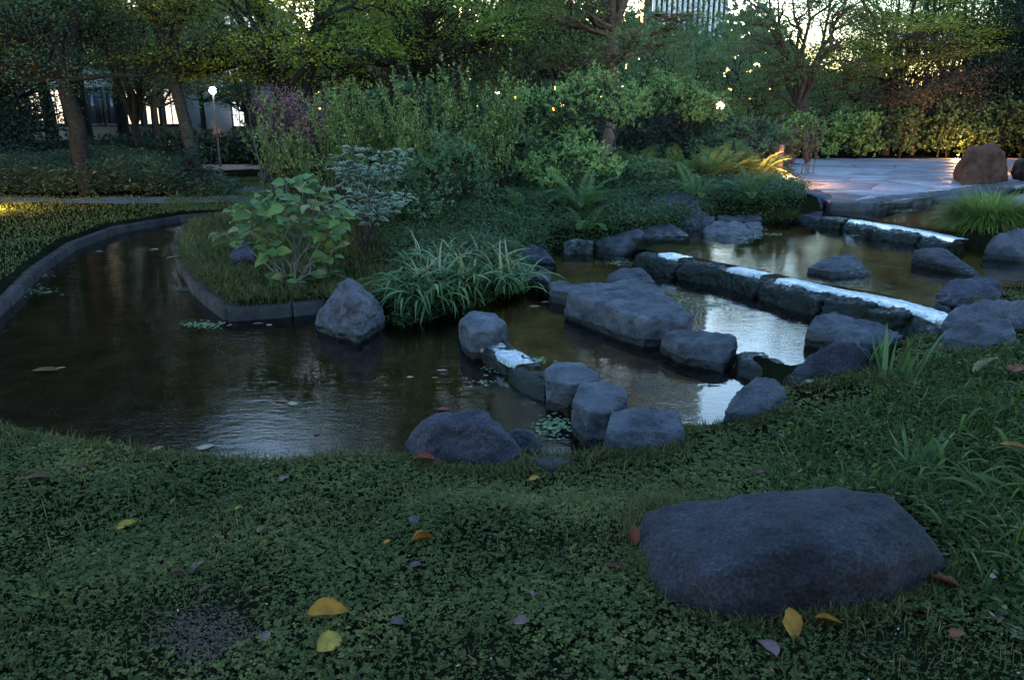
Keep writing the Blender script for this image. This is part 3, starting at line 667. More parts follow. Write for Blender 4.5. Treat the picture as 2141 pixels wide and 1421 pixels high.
def edge_row(line, nst, seed):
    rg = np.random.default_rng(seed); A = np.array([G(a, b, ZP) for a, b in line]); L = np.concatenate([[0], np.cumsum(np.linalg.norm(np.diff(A, axis=0), axis=1))])
    cuts = np.linspace(0, L[-1], nst + 1); cuts[1:-1] += rg.uniform(-.1, .1, nst - 1)
    for a, b in zip(cuts[:-1], cuts[1:]):
        p0 = np.array([np.interp(a, L, A[:, k]) for k in range(3)]); p1 = np.array([np.interp(b, L, A[:, k]) for k in range(3)])
        t = nrm(p1 - p0); nn = np.array([-t[1], t[0], 0]); nn = nn if nn[1] > 0 else -nn
        pts = []
        for q in (p0 + t * .01, p1 - t * .01):
            for dd, zz in ((-.03 + rg.uniform(-.02, .02), ZP + .012 + rg.uniform(-.008, .006)), (.28, ZP + .012), (.0 + rg.uniform(-.02, .03), W4 - .15), (.28, W4 - .15)):
                r_ = q + nn * dd; pts.append((r_[0], r_[1], zz))
        me = hull_mesh('edge_stone', [pts], .03, 1, .022, 6, M['plaza_edge'], seed + int(a * 10), (0, 0, 0))
        obj('edge_stone', me, plaza_root)
edge_row([(1735, 423), (1790, 425), (1840, 425), (1860, 417), (2000, 403), (2060, 393), (2150, 384), (2260, 376)], 12, 70)
edge_row([(2022, 432), (2060, 452), (2141, 462), (2300, 470)], 5, 90)
rock('rounded purple-grey stone against the plaza edge left of its twin', [(1940, 412, .27), (1958, 401, .31), (1995, 402, .31), (2012, 412, .27)], [(1938, 424), (2010, 427)], W4, 'rock', sm=3)
rock('flat pinkish stone between the plaza edge and the corner slab', [(2012, 405, .30), (2035, 396, .32), (2080, 397, .32), (2094, 405, .29)], [(2018, 418), (2090, 416)], W4, 'rock', sm=3)
rock('big trapezoid seat boulder with a flat top on the plaza', [(2020, 311, .94), (2036, 305, .97), (2080, 305, .97), (2093, 312, .92), (2102, 350, .5), (2006, 350, .5)],
     [(1995, 373), (2040, 378), (2108, 377)], ZP + .01, 'red_stone', sm=3, amp=.03, ns=4, back=1.0, lo=.05, res=40)
rock('seat boulder cut by the right edge of the picture on the plaza', [(2130, 338, .62), (2150, 328, .75), (2190, 330, .75), (2205, 345, .6)], [(2127, 356), (2205, 358)], ZP + .01, 'red_stone', sm=4, lo=.05)

# ------------------------------------------------------------ paths
def ribbon_path(name, pts, mat):
    g = Geo(); A = np.array([G(a, b, c) for a, b, c in pts])
    me = bpy.data.meshes.new(name); bm = bmesh.new()
    vs = [bm.verts.new(a) for a in A]; f_ = bm.faces.new(vs); bmesh.ops.triangulate(bm, faces=[f_])
    bmesh.ops.subdivide_edges(bm, edges=bm.edges, cuts=5, use_grid_fill=True); bmesh.ops.triangulate(bm, faces=bm.faces)
    for v in bm.verts: v.co.z = gz(v.co.x, v.co.y) + .012
    for f_ in bm.faces:
        f_.normal_update()
        if f_.normal.z < 0: f_.normal_flip()
    bm.to_mesh(me); bm.free(); me.materials.append(mat); return tag(obj(name, me), kind='structure')
ribbon_path('path', [(-300, 428, -.12), (0, 424, -.12), (200, 424, -.12), (500, 419, -.12), (560, 414, -.1), (500, 410, -.12), (200, 414, -.12), (0, 414, -.12), (-300, 416, -.12)], M['path'])
ribbon_path('path', [(480, 404, -.1), (760, 404, -.1), (800, 385, -.1), (760, 374, -.1), (500, 390, -.1)], M['path'])
ribbon_path('path', [(380, 360, -.1), (700, 352, -.1), (700, 344, -.1), (400, 346, -.1)], M['path'])
# ------------------------------------------------------------ woody plants: stems to leaf pads, twigs inside each pad, leaves on the twigs
LEAF = dict(ncl=28, per=16, sig=.09, L=.045, W=.018, tm=T_RHOMB, mode='rosette', up=.5, shell=.55)
def build_woody(rg, pads, stems, spec, fork=None, limb_r=.02, twig_r=.004, bow=.12, rough=.05):
    """pads: list of (centre, radii); stems: list of (points, radii). fork: points where limbs start."""
    s_ = dict(LEAF); s_.update(spec); tg = Geo(); lg = Geo()
    for pts, rad in stems: tube(tg, pts, rad, 8)
    nodes = []
    for pts, rad in stems:
        pts = np.asarray(pts); rad = np.broadcast_to(rad, len(pts))
        for k in range(max(1, int(len(pts) * s_.get('from', .5))), len(pts)): nodes.append((pts[k], rad[k]))
    for c, r in pads:
        c = np.asarray(c, float); r = np.asarray(r, float)
        best = min(nodes, key=lambda q: np.linalg.norm(q[0] - c) + (1.5 * max(0, q[0][2] - c[2] + .2 * r[2])) + rg.uniform(0, .15))
        d = np.linalg.norm(c - best[0]); lp = wob(rg, best[0], c, 6, rough, sag=-bow * .3)
        r0 = min(best[1] * .75, limb_r * (1 + d * .3)); tube(tg, lp, np.linspace(r0, r0 * .3, 7), 6)
        n = s_['ncl']; q = nrm(rg.normal(0, 1, (n, 3))) * (rg.uniform(s_['shell'], 1, (n, 1)) ** .7)
        q[:, 2] = np.where(q[:, 2] < -.3, q[:, 2] * .5, q[:, 2])
        cl = c + q * r * (1 + .18 * rg.normal(0, 1, (n, 1)))
        for k in range(n):
            a = lp[rg.integers(3, 7)]; tp = wob(rg, a, cl[k], 3, rough * 1.2); tube(tg, tp, np.linspace(r0 * .3 + twig_r * .5, twig_r, 4), 3)
        per = s_['per']; out = np.repeat(nrm(cl - (c - [0, 0, r[2] * .8])), per, 0)
        P = np.repeat(cl, per, 0)
        if s_['mode'] == 'rosette':
            sub = rg.normal(0, s_['sig'], (n, max(1, per // 6), 3)); idx = rg.integers(0, sub.shape[1], (n, per))
            P = P + sub[np.arange(n)[:, None], idx].reshape(-1, 3)
            D = nrm(out * .5 + rg.normal(0, .75, P.shape) + [0, 0, .25]); Nn = nrm(out + [0, 0, s_['up']] + rg.normal(0, .35, P.shape))
        elif s_['mode'] == 'flat':
            P = P + rg.normal(0, 1, P.shape) * np.array([s_['sig'], s_['sig'], s_['sig'] * .2]) * 1.3
            D = nrm(rg.normal(0, 1, P.shape) * [1, 1, .3]); Nn = nrm(np.array([0, 0, 1.]) + rg.normal(0, .65, P.shape))
        else:
            P = P + rg.normal(0, s_['sig'], P.shape)
            D = nrm(rg.normal(0, 1, P.shape)); Nn = nrm(rg.normal(0, 1, P.shape) + [0, 0, s_['up']])
        sz = rg.uniform(.7, 1.25, len(P))
        rr = np.clip(np.repeat(rg.random(n), per) * .45 + rg.random(len(P)) * .55, 0, 1)
        leaves(lg, rg, P, D, Nn, s_['L'] * sz, s_['W'] * sz, s_['tm'], rr)
    return tg, lg
def plant_obj(name, label, cat, base, tg, lg, bark, leaf, group=None, names=('trunk', 'crown')):
    t = thing(name, base, label, cat, group)
    if tg.v: obj(names[0], tg.mesh(names[0], M[bark], True, base), t)
    if lg.v: obj(names[1], lg.mesh(names[1], M[leaf], False, base), t)
    return t
def copy_tree(src, loc, rz, sc, label=None, group=None):
    r = src.copy(); C.objects.link(r); r.location = loc; r.rotation_euler = (0, 0, rz); r.scale = sc if hasattr(sc, '__len__') else (sc,) * 3
    if label: r['label'] = label
    if group: r['group'] = group
    for ch in list(src.children):
        c = ch.copy(); C.objects.link(c); c.parent = r
    return r
def pad_px(px, py, y, rx, ry, rz): return (GY(px, py, y), (rx, ry, rz))

# vase-shaped garden tree whose crown pads are spread over a cone
def vase_tree(rg, base, H, R, fork, tr, npad, padr, spec, lean=(0, 0), nst=1, lowest=.35, limbs=5, bark_top=None):
    base = np.asarray(base, float); st = []
    top = base + np.array([lean[0], lean[1], H * .8]); f_ = base + (top - base) * fork
    st.append((wob(rg, base, f_, 5, .015), np.linspace(tr * 1.15, tr * .85, 6)))
    for k in range(limbs):
        a = 2 * math.pi * (k + rg.uniform(-.3, .3)) / limbs; e = f_ + np.array([math.cos(a) * R * .55, math.sin(a) * R * .55, 0]) + [0, 0, (H - f_[2] + base[2]) * rg.uniform(.7, .95)]
        p_ = wob(rg, f_, e, 8, .03); st.append((p_, np.linspace(tr * .6, tr * .12, 9)))
        for j in (3, 4, 5, 6):
            a2 = a + rg.uniform(-1.1, 1.1); q = p_[j] + np.array([math.cos(a2), math.sin(a2), rg.uniform(.3, .9)]) * R * rg.uniform(.3, .55)
            st.append((wob(rg, p_[j], q, 5, .04), np.linspace(tr * .28, tr * .06, 6)))
    pads = []
    for k in range(npad):
        zz = lowest + (1 - lowest) * rg.uniform(0, 1) ** 1.5; a = rg.uniform(0, 2 * math.pi); rr = R * math.sqrt(rg.uniform(.05, 1)) * (1.0 - .45 * max(0, zz - .6) / .4) * (.75 + .25 * min(1, (zz - lowest) / .25))
        c = base + np.array([lean[0] * zz + rr * math.cos(a), lean[1] * zz + rr * math.sin(a), H * zz]); s = padr * rg.uniform(.7, 1.3)
        pads.append((c, (s * 1.25, s * 1.25, s * .62)))
    st2 = st; s_ = dict(spec); s_['from'] = .4
    return build_woody(rg, pads, st2, s_, limb_r=tr * .22, twig_r=.005, rough=.05)

rg = np.random.default_rng(100)
# ---- background wood: five tree kinds, copied
SB = dict(ncl=17, per=22, sig=.26, L=.10, W=.05, mode='rand', up=.6, shell=.4)
SH = dict(ncl=24, per=34, sig=.24, L=.06, W=.03, mode='rand', up=.6, shell=.4)
kinds = []
def make_kind(seed, H, R, fork, tr, npad, padr, mat, bark, spec, lowest, label, nm='broadleaf_tree', limbs=5):
    r_ = np.random.default_rng(seed); tg, lg = vase_tree(r_, (0, 0, 0), H, R, fork, tr, npad, padr, spec, lowest=lowest, limbs=limbs)
    t = plant_obj(nm, label, 'tree', (0, 0, 0), tg, lg, bark, mat); t.location = (0, 0, 0); return t
kA = make_kind(1, 10, 3.4, .28, .15, 32, .95, 'wood_a', 'bark_dark', SB, .25, 'x')
kB = make_kind(2, 8.5, 3.0, .25, .13, 26, .85, 'wood_b', 'bark', SB, .22, 'x')
kC = make_kind(3, 12, 3.6, .12, .2, 64, 1.05, 'wood_dark', 'bark_dark', dict(SB, ncl=24), .06, 'x', nm='evergreen_tree')
kD = make_kind(4, 5.2, 2.4, .15, .08, 22, .7, 'wood_b', 'bark_dark', dict(SB, ncl=14, sig=.2, L=.08, W=.045), .2, 'x', nm='small_tree')
used_kind = set()
def put(kind, px, Y, s, label, group='dark trees of the wood behind the garden', rz=None, zs=None):
    p_ = GY(px, 300, Y); x = p_[0]; z = -.1 if x < 2 else .2
    rz = rg.uniform(0, 6.28) if rz is None else rz
    if id(kind) not in used_kind:
        used_kind.add(id(kind)); kind.location = (x, Y, z); kind.rotation_euler.z = rz; kind.scale = (s, s, zs or s); kind['label'] = label; kind['group'] = group; return kind
    return copy_tree(kind, (x, Y, z), rz, (s, s, zs or s), label, group)
GL = 'dark leafy tree in the dense wood at the far left'
GM = 'far green tree standing in the wood behind the island shrubs'
GR = 'far tree with thin upright branches behind the plaza hedge'
GE = 'tall blue-green evergreen at the right end of the plaza hedge'
for px, Y, s in ((-340, 21, 1.1), (-150, 24, 1.2), (-420, 33, 1.2), (-60, 31, 1.15), (-650, 26, 1.2), (-900, 18, 1.1), (-700, 12, 1.0)):
    put(kC, px, Y, s, GL, 'dark trees at the far left')
for px, Y, s in ((40, 27, 1.35), (180, 30, 1.5), (330, 26, .8), (430, 44, .95), (520, 33, .72), (-40, 36, 1.8), (110, 38, 1.8), (260, 36, 1.5), (-170, 33, 1.7)): put(kA, px, Y, s, GL, 'dark trees at the far left')
for px, Y, s in ((760, 44, 1.25), (930, 38, 1.3), (1060, 32, 1.0), (1120, 42, 1.35), (1010, 48, 1.4)): put(kA, px, Y, s, GM, 'far trees behind the island shrubs')
for px, Y, s in ((1120, 27, .9), (1190, 33, 1.0), (640, 38, .9), (725, 28, 1.9), (815, 31, 2.0), (965, 29, 1.9), (1110, 31, 1.8)): put(kB, px, Y, s, GM, 'far trees behind the island shrubs')
for px, Y, s in ((1330, 33, .9), (1420, 30, .78), (1500, 34, .85), (1570, 29, .85), (1640, 36, 1.05), (1730, 33, 1.0), (1790, 29, .95), (1460, 42, 1.0), (1380, 46, 1.1), (1540, 46, 1.1)):
    put(kD, px, Y, s * 1.02, GR, 'far trees behind the plaza hedge')
for px, Y, s in ((1880, 33, .85), (1960, 36, .95), (1830, 42, .9)): put(kB, px, Y, s, GR, 'far trees behind the plaza hedge')
for px, Y, s in ((2010, 29, .8), (2110, 27, .85), (2210, 29, 1.0), (2330, 25, 1.0), (2060, 36, 1.0), (2500, 22, 1.0), (2800, 18, .9), (3300, 14, .8)): put(kC, px, Y, s, GE, 'evergreens at the right end of the hedge')

# the park behind and beside the camera is wooded too
for x_, y_, s_ in ((-9, -9, 1.1), (-3, -12, 1.2), (4, -11, 1.1), (10, -8, 1.15), (0, -19, 1.3)):
    copy_tree(kC, (x_, y_, -.1), rg.uniform(0, 6.28), s_, 'tree of the park outside the picture, behind the viewer', 'trees behind the viewer')
# ---- trees one can tell apart
def hero_tree(name, label, px, py, y, H, R, fork, tr, npad, padr, mat, bark, seed, spec=None, lean=(0, 0), lowest=.35, limbs=5, z=None):
    b = GY(px, py, y); b[2] = gz(b[0], b[1]) if z is None else z
    s_ = dict(ncl=20, per=30, sig=.22, L=.062, W=.042, mode='flat', up=.8, shell=.35); s_.update(spec or {})
    tg, lg = vase_tree(np.random.default_rng(seed), b, H, R, fork, tr, npad, padr, s_, lean, lowest=lowest, limbs=limbs)
    return plant_obj(name, label, 'tree', tuple(b), tg, lg, bark, mat)
hero_tree('maple_tree', 'yellow-green maple with layered leaves and dark forking trunk left of the island shrubs', 622, 350, 19, 6.0, 2.9, .30, .17, 38, .75, 'maple', 'bark_dark', 11, lowest=.40, limbs=6)
hero_tree('maple_tree', 'green maple with a black upright trunk rising behind the tall twiggy island shrub', 880, 350, 20, 9.5, 3.2, .30, .16, 60, .75, 'maple_green', 'bark_dark', 12, lowest=.27, limbs=5)
hero_tree('katsura_tree', 'tree with a straight reddish-brown trunk and thin side stems behind the azaleas', 1272, 330, 21, 10, 3.0, .4, .17, 52, .75, 'wood_b', 'bark_red', 13, lowest=.26, limbs=6)
hero_tree('zelkova_tree', 'vase-shaped tree with a forking reddish trunk behind the left part of the plaza hedge', 1660, 330, 25, 6.0, 2.4, .26, .15, 34, .75, 'wood_b', 'bark_red', 14, lowest=.36, limbs=7)
hero_tree('zelkova_tree', 'yellow-green tree with a dark trunk behind the middle of the plaza hedge', 1848, 330, 26, 6.6, 2.7, .34, .13, 40, .8, 'maple_green', 'bark_dark', 15, lowest=.42, limbs=6, spec=dict(ncl=26))
hero_tree('bare_tree', 'brownish half-withered small tree among the evergreens right of the yellow-green tree', 1905, 330, 25.5, 3.6, 1.6, .2, .06, 16, .6, 'wood_brown', 'bark', 16, lowest=.42)
hero_tree('orange_leaved_tree', 'tree with patches of orange leaves high behind the reddish-brown trunk', 1165, 330, 30, 7.6, 2.6, .35, .1, 20, .7, 'maple', 'bark_dark', 17, lowest=.55)
hero_tree('dark_tree', 'dark tree with a thick leaning trunk at the left behind the dwarf bamboo', 178, 350, 17, 9, 3.4, .32, .17, 46, .95, 'wood_a', 'bark_dark', 18, spec=SH, lowest=.28, lean=(-.6, 0))
hero_tree('twisted_tree', 'twisting grey-trunked tree left of the street lamp', 415, 350, 18.5, 7.2, 2.4, .42, .14, 26, .8, 'wood_b', 'bark', 19, spec=SH, lowest=.36, lean=(-.9, .2))
hero_tree('dark_tree', 'thin dark tree with crossing branches between the leaning trunk and the twisting trunk', 300, 330, 21, 7.5, 2.6, .22, .12, 30, .85, 'wood_a', 'bark_dark', 20, spec=SH, lowest=.34, lean=(-.5, 0))
# pale multi-stemmed small tree by the far path
r_ = np.random.default_rng(31); b = on(558, 378); st = []
for k, (tx, ty) in enumerate(((520, 235), (545, 215), (562, 230), (585, 245), (540, 190))):
    e = GY(tx, ty, b[1] + r_.uniform(-.3, .3)); st.append((wob(r_, b + [r_.uniform(-.12, .12), r_.uniform(-.1, .1), 0], e, 6, .02), np.linspace(.035, .016, 7)))
pads = [pad_px(a, c_, b[1] + r_.uniform(-.5, .5), .55, .5, .35) for a, c_ in ((500, 190), (540, 160), (585, 175), (520, 130), (575, 120))]
tg, lg = build_woody(r_, pads, st, dict(ncl=22, per=16, sig=.12, L=.07, W=.035, mode='rand'), twig_r=.004)
plant_obj('slender_tree', 'small tree with a fan of thin pale stems by the far path', 'tree', tuple(b), tg, lg, 'bark_pale', 'wood_a')
# copper shrub
b = GY(618, 372, 15.2); b[2] = gz(b[0], b[1]); st = [(wob(r_, b, GY(618 + d, 300 - abs(d) * .2, b[1]), 5, .04), np.linspace(.04, .015, 6)) for d in (-45, -15, 12, 40)]
pads = [pad_px(a, c_, b[1] + r_.uniform(-.4, .4), .42, .4, .28) for a, c_ in ((575, 265), (605, 245), (640, 250), (590, 225), (628, 222), (655, 235), (575, 215), (650, 275), (610, 285))]
tg, lg = build_woody(r_, pads, st, dict(ncl=26, per=14, sig=.09, L=.055, W=.02, mode='rand'))
plant_obj('copper_shrub', 'reddish copper-leaved shrub beneath the yellow-green maple', 'shrub', tuple(b), tg, lg, 'bark', 'copper', names=('stem', 'crown'))
# red leaf mound
b = on(598, 374); lg = Geo(); P = b + r_.normal(0, 1, (500, 3)) * [.16, .12, .07] + [0, 0, .1]; leaves(lg, r_, P, r_.normal(0, 1, P.shape), r_.normal(0, .6, P.shape) + [0, 0, 1], .05, .03)
o_ = obj('red_plant', lg.mesh('red_plant', M['dead_red'], False, tuple(b)), None, tuple(b)); tag(o_, 'small mound of orange-red leaves on the far gravel path', 'plant')

# ---- island shrubs
def shrub(name, label, px, py, stems_px, pads_px, mat, bark, seed, spec, tr=.03, dy=.5, y=None, bend=.06):
    r_ = np.random.default_rng(seed); b = on(px, py); yy = y or b[1]; b[1] = yy; b[2] = gz(b[0], b[1]); st = []
    for tx, ty in stems_px:
        a = b + [r_.uniform(-.05, .05), r_.uniform(-.05, .05), -.03]; e = GY(tx, ty, yy + r_.uniform(-dy, dy) * .4)
        st.append((wob(r_, a, e, 7, bend), np.linspace(tr, tr * .55, 8)))
    pads = [pad_px(a, c_, yy + r_.uniform(-dy, dy), rx, rx, rz) for a, c_, rx, rz in pads_px]
    tg, lg = build_woody(r_, pads, st, spec, limb_r=tr * .6, twig_r=.004, rough=.09)
    return plant_obj(name, label, 'shrub', tuple(b), tg, lg, bark, mat, names=('stem', 'crown'))
AZ = dict(ncl=34, per=26, sig=.07, L=.055, W=.017, mode='rosette', up=.5, shell=.45, **{'from': .75})
shrub('azalea', 'spreading azalea with flat leaf layers and bare black forking stems at the island centre', 1255, 378, [(1240, 300), (1290, 285), (1205, 310)],
      [(1110, 235, .4, .2), (1160, 205, .42, .2), (1215, 180, .42, .2), (1265, 168, .4, .18), (1300, 200, .4, .2), (1180, 245, .42, .2), (1240, 225, .45, .2), (1140, 275, .36, .18), (1200, 280, .36, .16), (1290, 245, .34, .16), (1320, 225, .3, .16), (1100, 200, .3, .16)],
      'azalea', 'bark_dark', 201, AZ, tr=.035)
shrub('azalea', 'umbrella-shaped azalea with a black Y-shaped trunk above the pale ferns', 1360, 372, [(1372, 300), (1350, 290)],
      [(1330, 195, .34, .17), (1385, 175, .38, .17), (1435, 190, .38, .17), (1480, 215, .32, .16), (1400, 215, .36, .16), (1350, 225, .3, .14), (1450, 235, .3, .14), (1500, 235, .24, .13)],
      'azalea', 'bark_dark', 202, AZ, tr=.035)
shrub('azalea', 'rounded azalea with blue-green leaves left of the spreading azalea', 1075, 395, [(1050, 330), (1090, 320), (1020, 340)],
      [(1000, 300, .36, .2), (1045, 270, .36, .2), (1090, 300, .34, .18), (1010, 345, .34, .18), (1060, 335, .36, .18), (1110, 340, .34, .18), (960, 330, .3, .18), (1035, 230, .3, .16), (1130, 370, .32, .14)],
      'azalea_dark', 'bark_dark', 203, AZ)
shrub('azalea', 'low azalea with yellow-green tips under the umbrella-shaped azalea', 1180, 405, [(1150, 360), (1210, 350)],
      [(1120, 345, .3, .15), (1175, 320, .3, .15), (1225, 320, .3, .15), (1260, 345, .3, .14), (1150, 375, .3, .12), (1215, 370, .3, .12)], 'azalea', 'bark_dark', 204, AZ)
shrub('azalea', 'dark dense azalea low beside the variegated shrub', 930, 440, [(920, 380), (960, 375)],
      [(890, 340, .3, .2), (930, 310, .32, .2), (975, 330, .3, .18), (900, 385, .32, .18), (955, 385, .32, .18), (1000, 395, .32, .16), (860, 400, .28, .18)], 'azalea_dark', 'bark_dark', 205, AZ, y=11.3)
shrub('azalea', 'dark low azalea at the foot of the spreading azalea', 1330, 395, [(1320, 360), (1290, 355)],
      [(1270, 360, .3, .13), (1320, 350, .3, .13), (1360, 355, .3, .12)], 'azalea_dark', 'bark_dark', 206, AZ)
shrub('azalea', 'dark azalea thicket behind the golden plumes at the island end', 1560, 370, [(1540, 310), (1590, 300)],
      [(1500, 290, .34, .2), (1545, 270, .34, .2), (1590, 265, .36, .22), (1630, 290, .3, .2), (1530, 320, .34, .18), (1580, 310, .34, .2), (1470, 310, .3, .18)], 'azalea_dark', 'bark_dark', 207, AZ, y=16.5)
# tall shrub of upright shoots
def shoots(name, label, px, py, n, H, spreadx, mat, seed, yy=None, lean=.5, Lf=.058, Wf=.024, m_=40, srad=.008, dy=.6, bark='bark_dark'):
    r_ = np.random.default_rng(seed); b = on(px, py)
    if yy: b[1] = yy; b[2] = gz(b[0], b[1])
    tg = Geo(); lg = Geo()
    P = b + np.stack([r_.uniform(-.25, .25, n) * spreadx, r_.uniform(-.3, .3, n), np.full(n, -.03)], -1)
    az = r_.uniform(0, 2 * math.pi, n); ln = np.abs(r_.normal(0, lean, n)) * .6 + .05; L = H * r_.uniform(.6, 1.05, n); bend = r_.uniform(-.25, .35, n)
    s, pts, tan = arc(P, az, ln, bend, L, 8)
    pts = pts + np.cumsum(r_.normal(0, .015, pts.shape), 1)
    for k in range(n):
        tube(tg, pts[k], np.linspace(srad * 1.4, srad * .3, 9), 4)
        for j in range(4):      # side shoots
            i0 = r_.integers(2, 7); a_ = r_.uniform(0, 6.28); e = pts[k][i0] + np.array([math.cos(a_) * .3, math.sin(a_) * .3, .75]) * L[k] * r_.uniform(.15, .3)
            q = wob(r_, pts[k][i0], e, 4, .04); tube(tg, q, np.linspace(srad * .6, srad * .25, 5), 3)
            t_ = r_.uniform(.1, 1, m_); i1 = np.minimum((t_ * 4).astype(int), 3); pp = q[i1] + (q[i1 + 1] - q[i1]) * (t_ * 4 - i1)[:, None]
            dd = nrm(r_.normal(0, .6, pp.shape) + nrm(e - pts[k][i0]) * .7); leaves(lg, r_, pp, dd, r_.normal(0, .5, pp.shape) + [0, 0, 1], Lf * r_.uniform(.6, 1.2, m_), Wf * r_.uniform(.7, 1.2, m_))
        t_ = r_.uniform(.3, 1, m_ * 2) ** .8; i1 = np.minimum((t_ * 8).astype(int), 7); pp = pts[k][i1] + (pts[k][i1 + 1] - pts[k][i1]) * (t_ * 8 - i1)[:, None]
        dd = nrm(r_.normal(0, .7, pp.shape) + [0, 0, .5]); leaves(lg, r_, pp, dd, r_.normal(0, .5, pp.shape) + [0, 0, 1], Lf * r_.uniform(.6, 1.2, len(pp)), Wf * r_.uniform(.7, 1.2, len(pp)))
    return plant_obj(name, label, 'shrub', tuple(b), tg, lg, bark, mat, names=('stem', 'crown'))
shoots('twiggy_shrub', 'tall airy shrub of upright olive shoots behind the variegated bush', 800, 440, 60, 2.0, 4.2, 'upright', 301, yy=12.2, lean=.42)
shoots('twiggy_shrub', 'tall upright twiggy shrub filling the middle left of the island', 930, 420, 60, 2.3, 4.4, 'upright', 302, yy=12.8, lean=.35)
shoots('twiggy_shrub', 'thin twiggy shrub with brownish stems behind the copper-leaved shrub', 690, 400, 26, 1.7, 3, 'upright', 303, yy=15, lean=.45, bark='bark')
shoots('twiggy_shrub', 'dark brownish twiggy bush behind the wooden post', 1590, 360, 34, 1.3, 3.5, 'wood_brown', 304, yy=17.5, lean=.4, bark='bark_red')
# dense dark fill bushes low on the island
AZ2 = dict(AZ, ncl=30, per=24)
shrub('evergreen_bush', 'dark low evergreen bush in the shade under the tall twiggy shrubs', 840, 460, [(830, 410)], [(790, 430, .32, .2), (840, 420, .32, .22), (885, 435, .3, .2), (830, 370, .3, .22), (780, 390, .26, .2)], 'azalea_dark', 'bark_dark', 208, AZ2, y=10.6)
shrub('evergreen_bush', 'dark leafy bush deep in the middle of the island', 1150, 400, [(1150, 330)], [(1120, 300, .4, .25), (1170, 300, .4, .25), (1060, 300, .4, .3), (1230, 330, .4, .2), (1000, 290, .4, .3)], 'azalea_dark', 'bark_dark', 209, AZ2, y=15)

# ---- variegated bush: stems, and each leaf a part
def leaf_mesh(name, mat, L, Wd, tm=T_OVATE, curl=1., seed=0):
    g = Geo(); r_ = np.random.default_rng(seed)
    leaves(g, r_, np.zeros((1, 3)), np.array([[1., 0, 0]]), np.array([[0, 0, 1.]]), L, Wd, tm, np.array([r_.random()]), curl)
    return g.mesh(name, M[mat], True)
def put_leaf(me, parent, p_, d, up, s, name='leaf'):
    o_ = bpy.data.objects.new(name, me); C.objects.link(o_); o_.parent = parent
    d = Vector(d).normalized(); up = Vector(up); y_ = up.cross(d).normalized(); z_ = d.cross(y_)
    o_.matrix_local = Matrix.Translation(Vector(p_) - Vector(parent.location)) @ Matrix(((d.x, y_.x, z_.x), (d.y, y_.y, z_.y), (d.z, y_.z, z_.z))).to_4x4() @ Matrix.Scale(s, 4)
    return o_
def leafy_bush(name, label, b, stems, mat, Ls, Wratio, per_node, nodes_, seed, bark='bark', droop=.25, r0=.008, cap=290, tilt=.5, start=.35):
    r_ = np.random.default_rng(seed); root = thing(name, tuple(b), label, 'shrub'); tg = Geo(); cnt = 0
    mes = [leaf_mesh('leaf', mat, 1.0, Wratio * q, T_OVATE, 1.2 + .5 * (k % 3), seed * 10 + k) for k, q in enumerate((.85, .95, 1.0, 1.1, 1.2, 1.05, .9, 1.))]
    for e in stems:
        q = wob(r_, b + [r_.uniform(-.1, .1), r_.uniform(-.08, .08), 0], e, 8, .04, sag=.05); tube(tg, q, np.linspace(r0 * 1.3, r0 * .5, 9), 5)
        for k in range(nodes_):
            t_ = start + (1 - start) * (k + 1) / nodes_; f = t_ * 8; i = min(int(f), 7); pp = q[i] + (q[i + 1] - q[i]) * (f - i); a0 = r_.uniform(0, 6.28)
            for j in range(per_node if k < nodes_ - 1 else per_node + 3):
                if cnt >= cap: continue
                a = a0 + j * 2 * math.pi / (per_node if k < nodes_ - 1 else per_node + 3) + r_.uniform(-.3, .3); el = r_.uniform(-droop, .45)
                d = np.array([math.cos(a) * math.cos(el), math.sin(a) * math.cos(el), math.sin(el)]); st_ = pp + d * r_.uniform(.015, .05)
                put_leaf(mes[r_.integers(0, 8)], root, st_, d, np.array([r_.normal(0, tilt), r_.normal(0, tilt), 1]) + [0, -.3, 0], Ls * r_.uniform(.65, 1.2)); cnt += 1
    obj('stem', tg.mesh('stem', M[bark], True, tuple(b)), root)
    return root
r_ = np.random.default_rng(41)
b = on(775, 470); yv = 10.2; b = np.array([GY(775, 470, yv)[0], yv, 0]); b[2] = gz(b[0], yv)
st = [GY(a, c_, yv + r_.uniform(-.35, .25)) for a, c_ in ((705, 330), (735, 312), (765, 318), (800, 322), (830, 335), (715, 360), (750, 350), (790, 355), (845, 318), (700, 345), (772, 335), (820, 350))]
leafy_bush('variegated_bush', 'bush with green leaves edged in cream, upper tier behind the hydrangea', b, st, 'variegated', .115, .42, 4, 5, 51, start=.6)
yv = 9.4; b2 = np.array([GY(765, 500, yv)[0], yv, 0]); b2[2] = gz(b2[0], yv)
st = [GY(a, c_, yv + r_.uniform(-.3, .2)) for a, c_ in ((715, 415), (745, 405), (775, 400), (810, 405), (845, 412), (730, 440), (765, 435), (790, 450), (820, 428), (700, 430), (795, 420))]
leafy_bush('variegated_bush', 'bush with cream-edged leaves, lower tier right of the hydrangea top', b2, st, 'variegated', .115, .42, 4, 4, 52, start=.6)
# ---- hydrangea
b = on(620, 600); yh = b[1]
st = [GY(a, c_, yh + r_.uniform(-.4, .35)) for a, c_ in ((520, 425), (545, 405), (575, 410), (600, 385), (635, 380), (665, 405), (700, 420), (560, 440), (600, 430), (640, 430), (680, 450), (715, 455),
      (495, 445), (530, 465), (590, 470), (640, 480), (690, 490), (700, 520), (560, 520), (660, 545), (610, 520), (470, 490), (590, 585), (690, 570), (640, 590), (570, 560))]
leafy_bush('hydrangea', 'hydrangea bush with big bright green leaves on the grassy tip of the island', b, st, 'hydrangea', .165, .74, 3, 3, 53, bark='bark_pale', droop=.45, tilt=.45, start=.62)

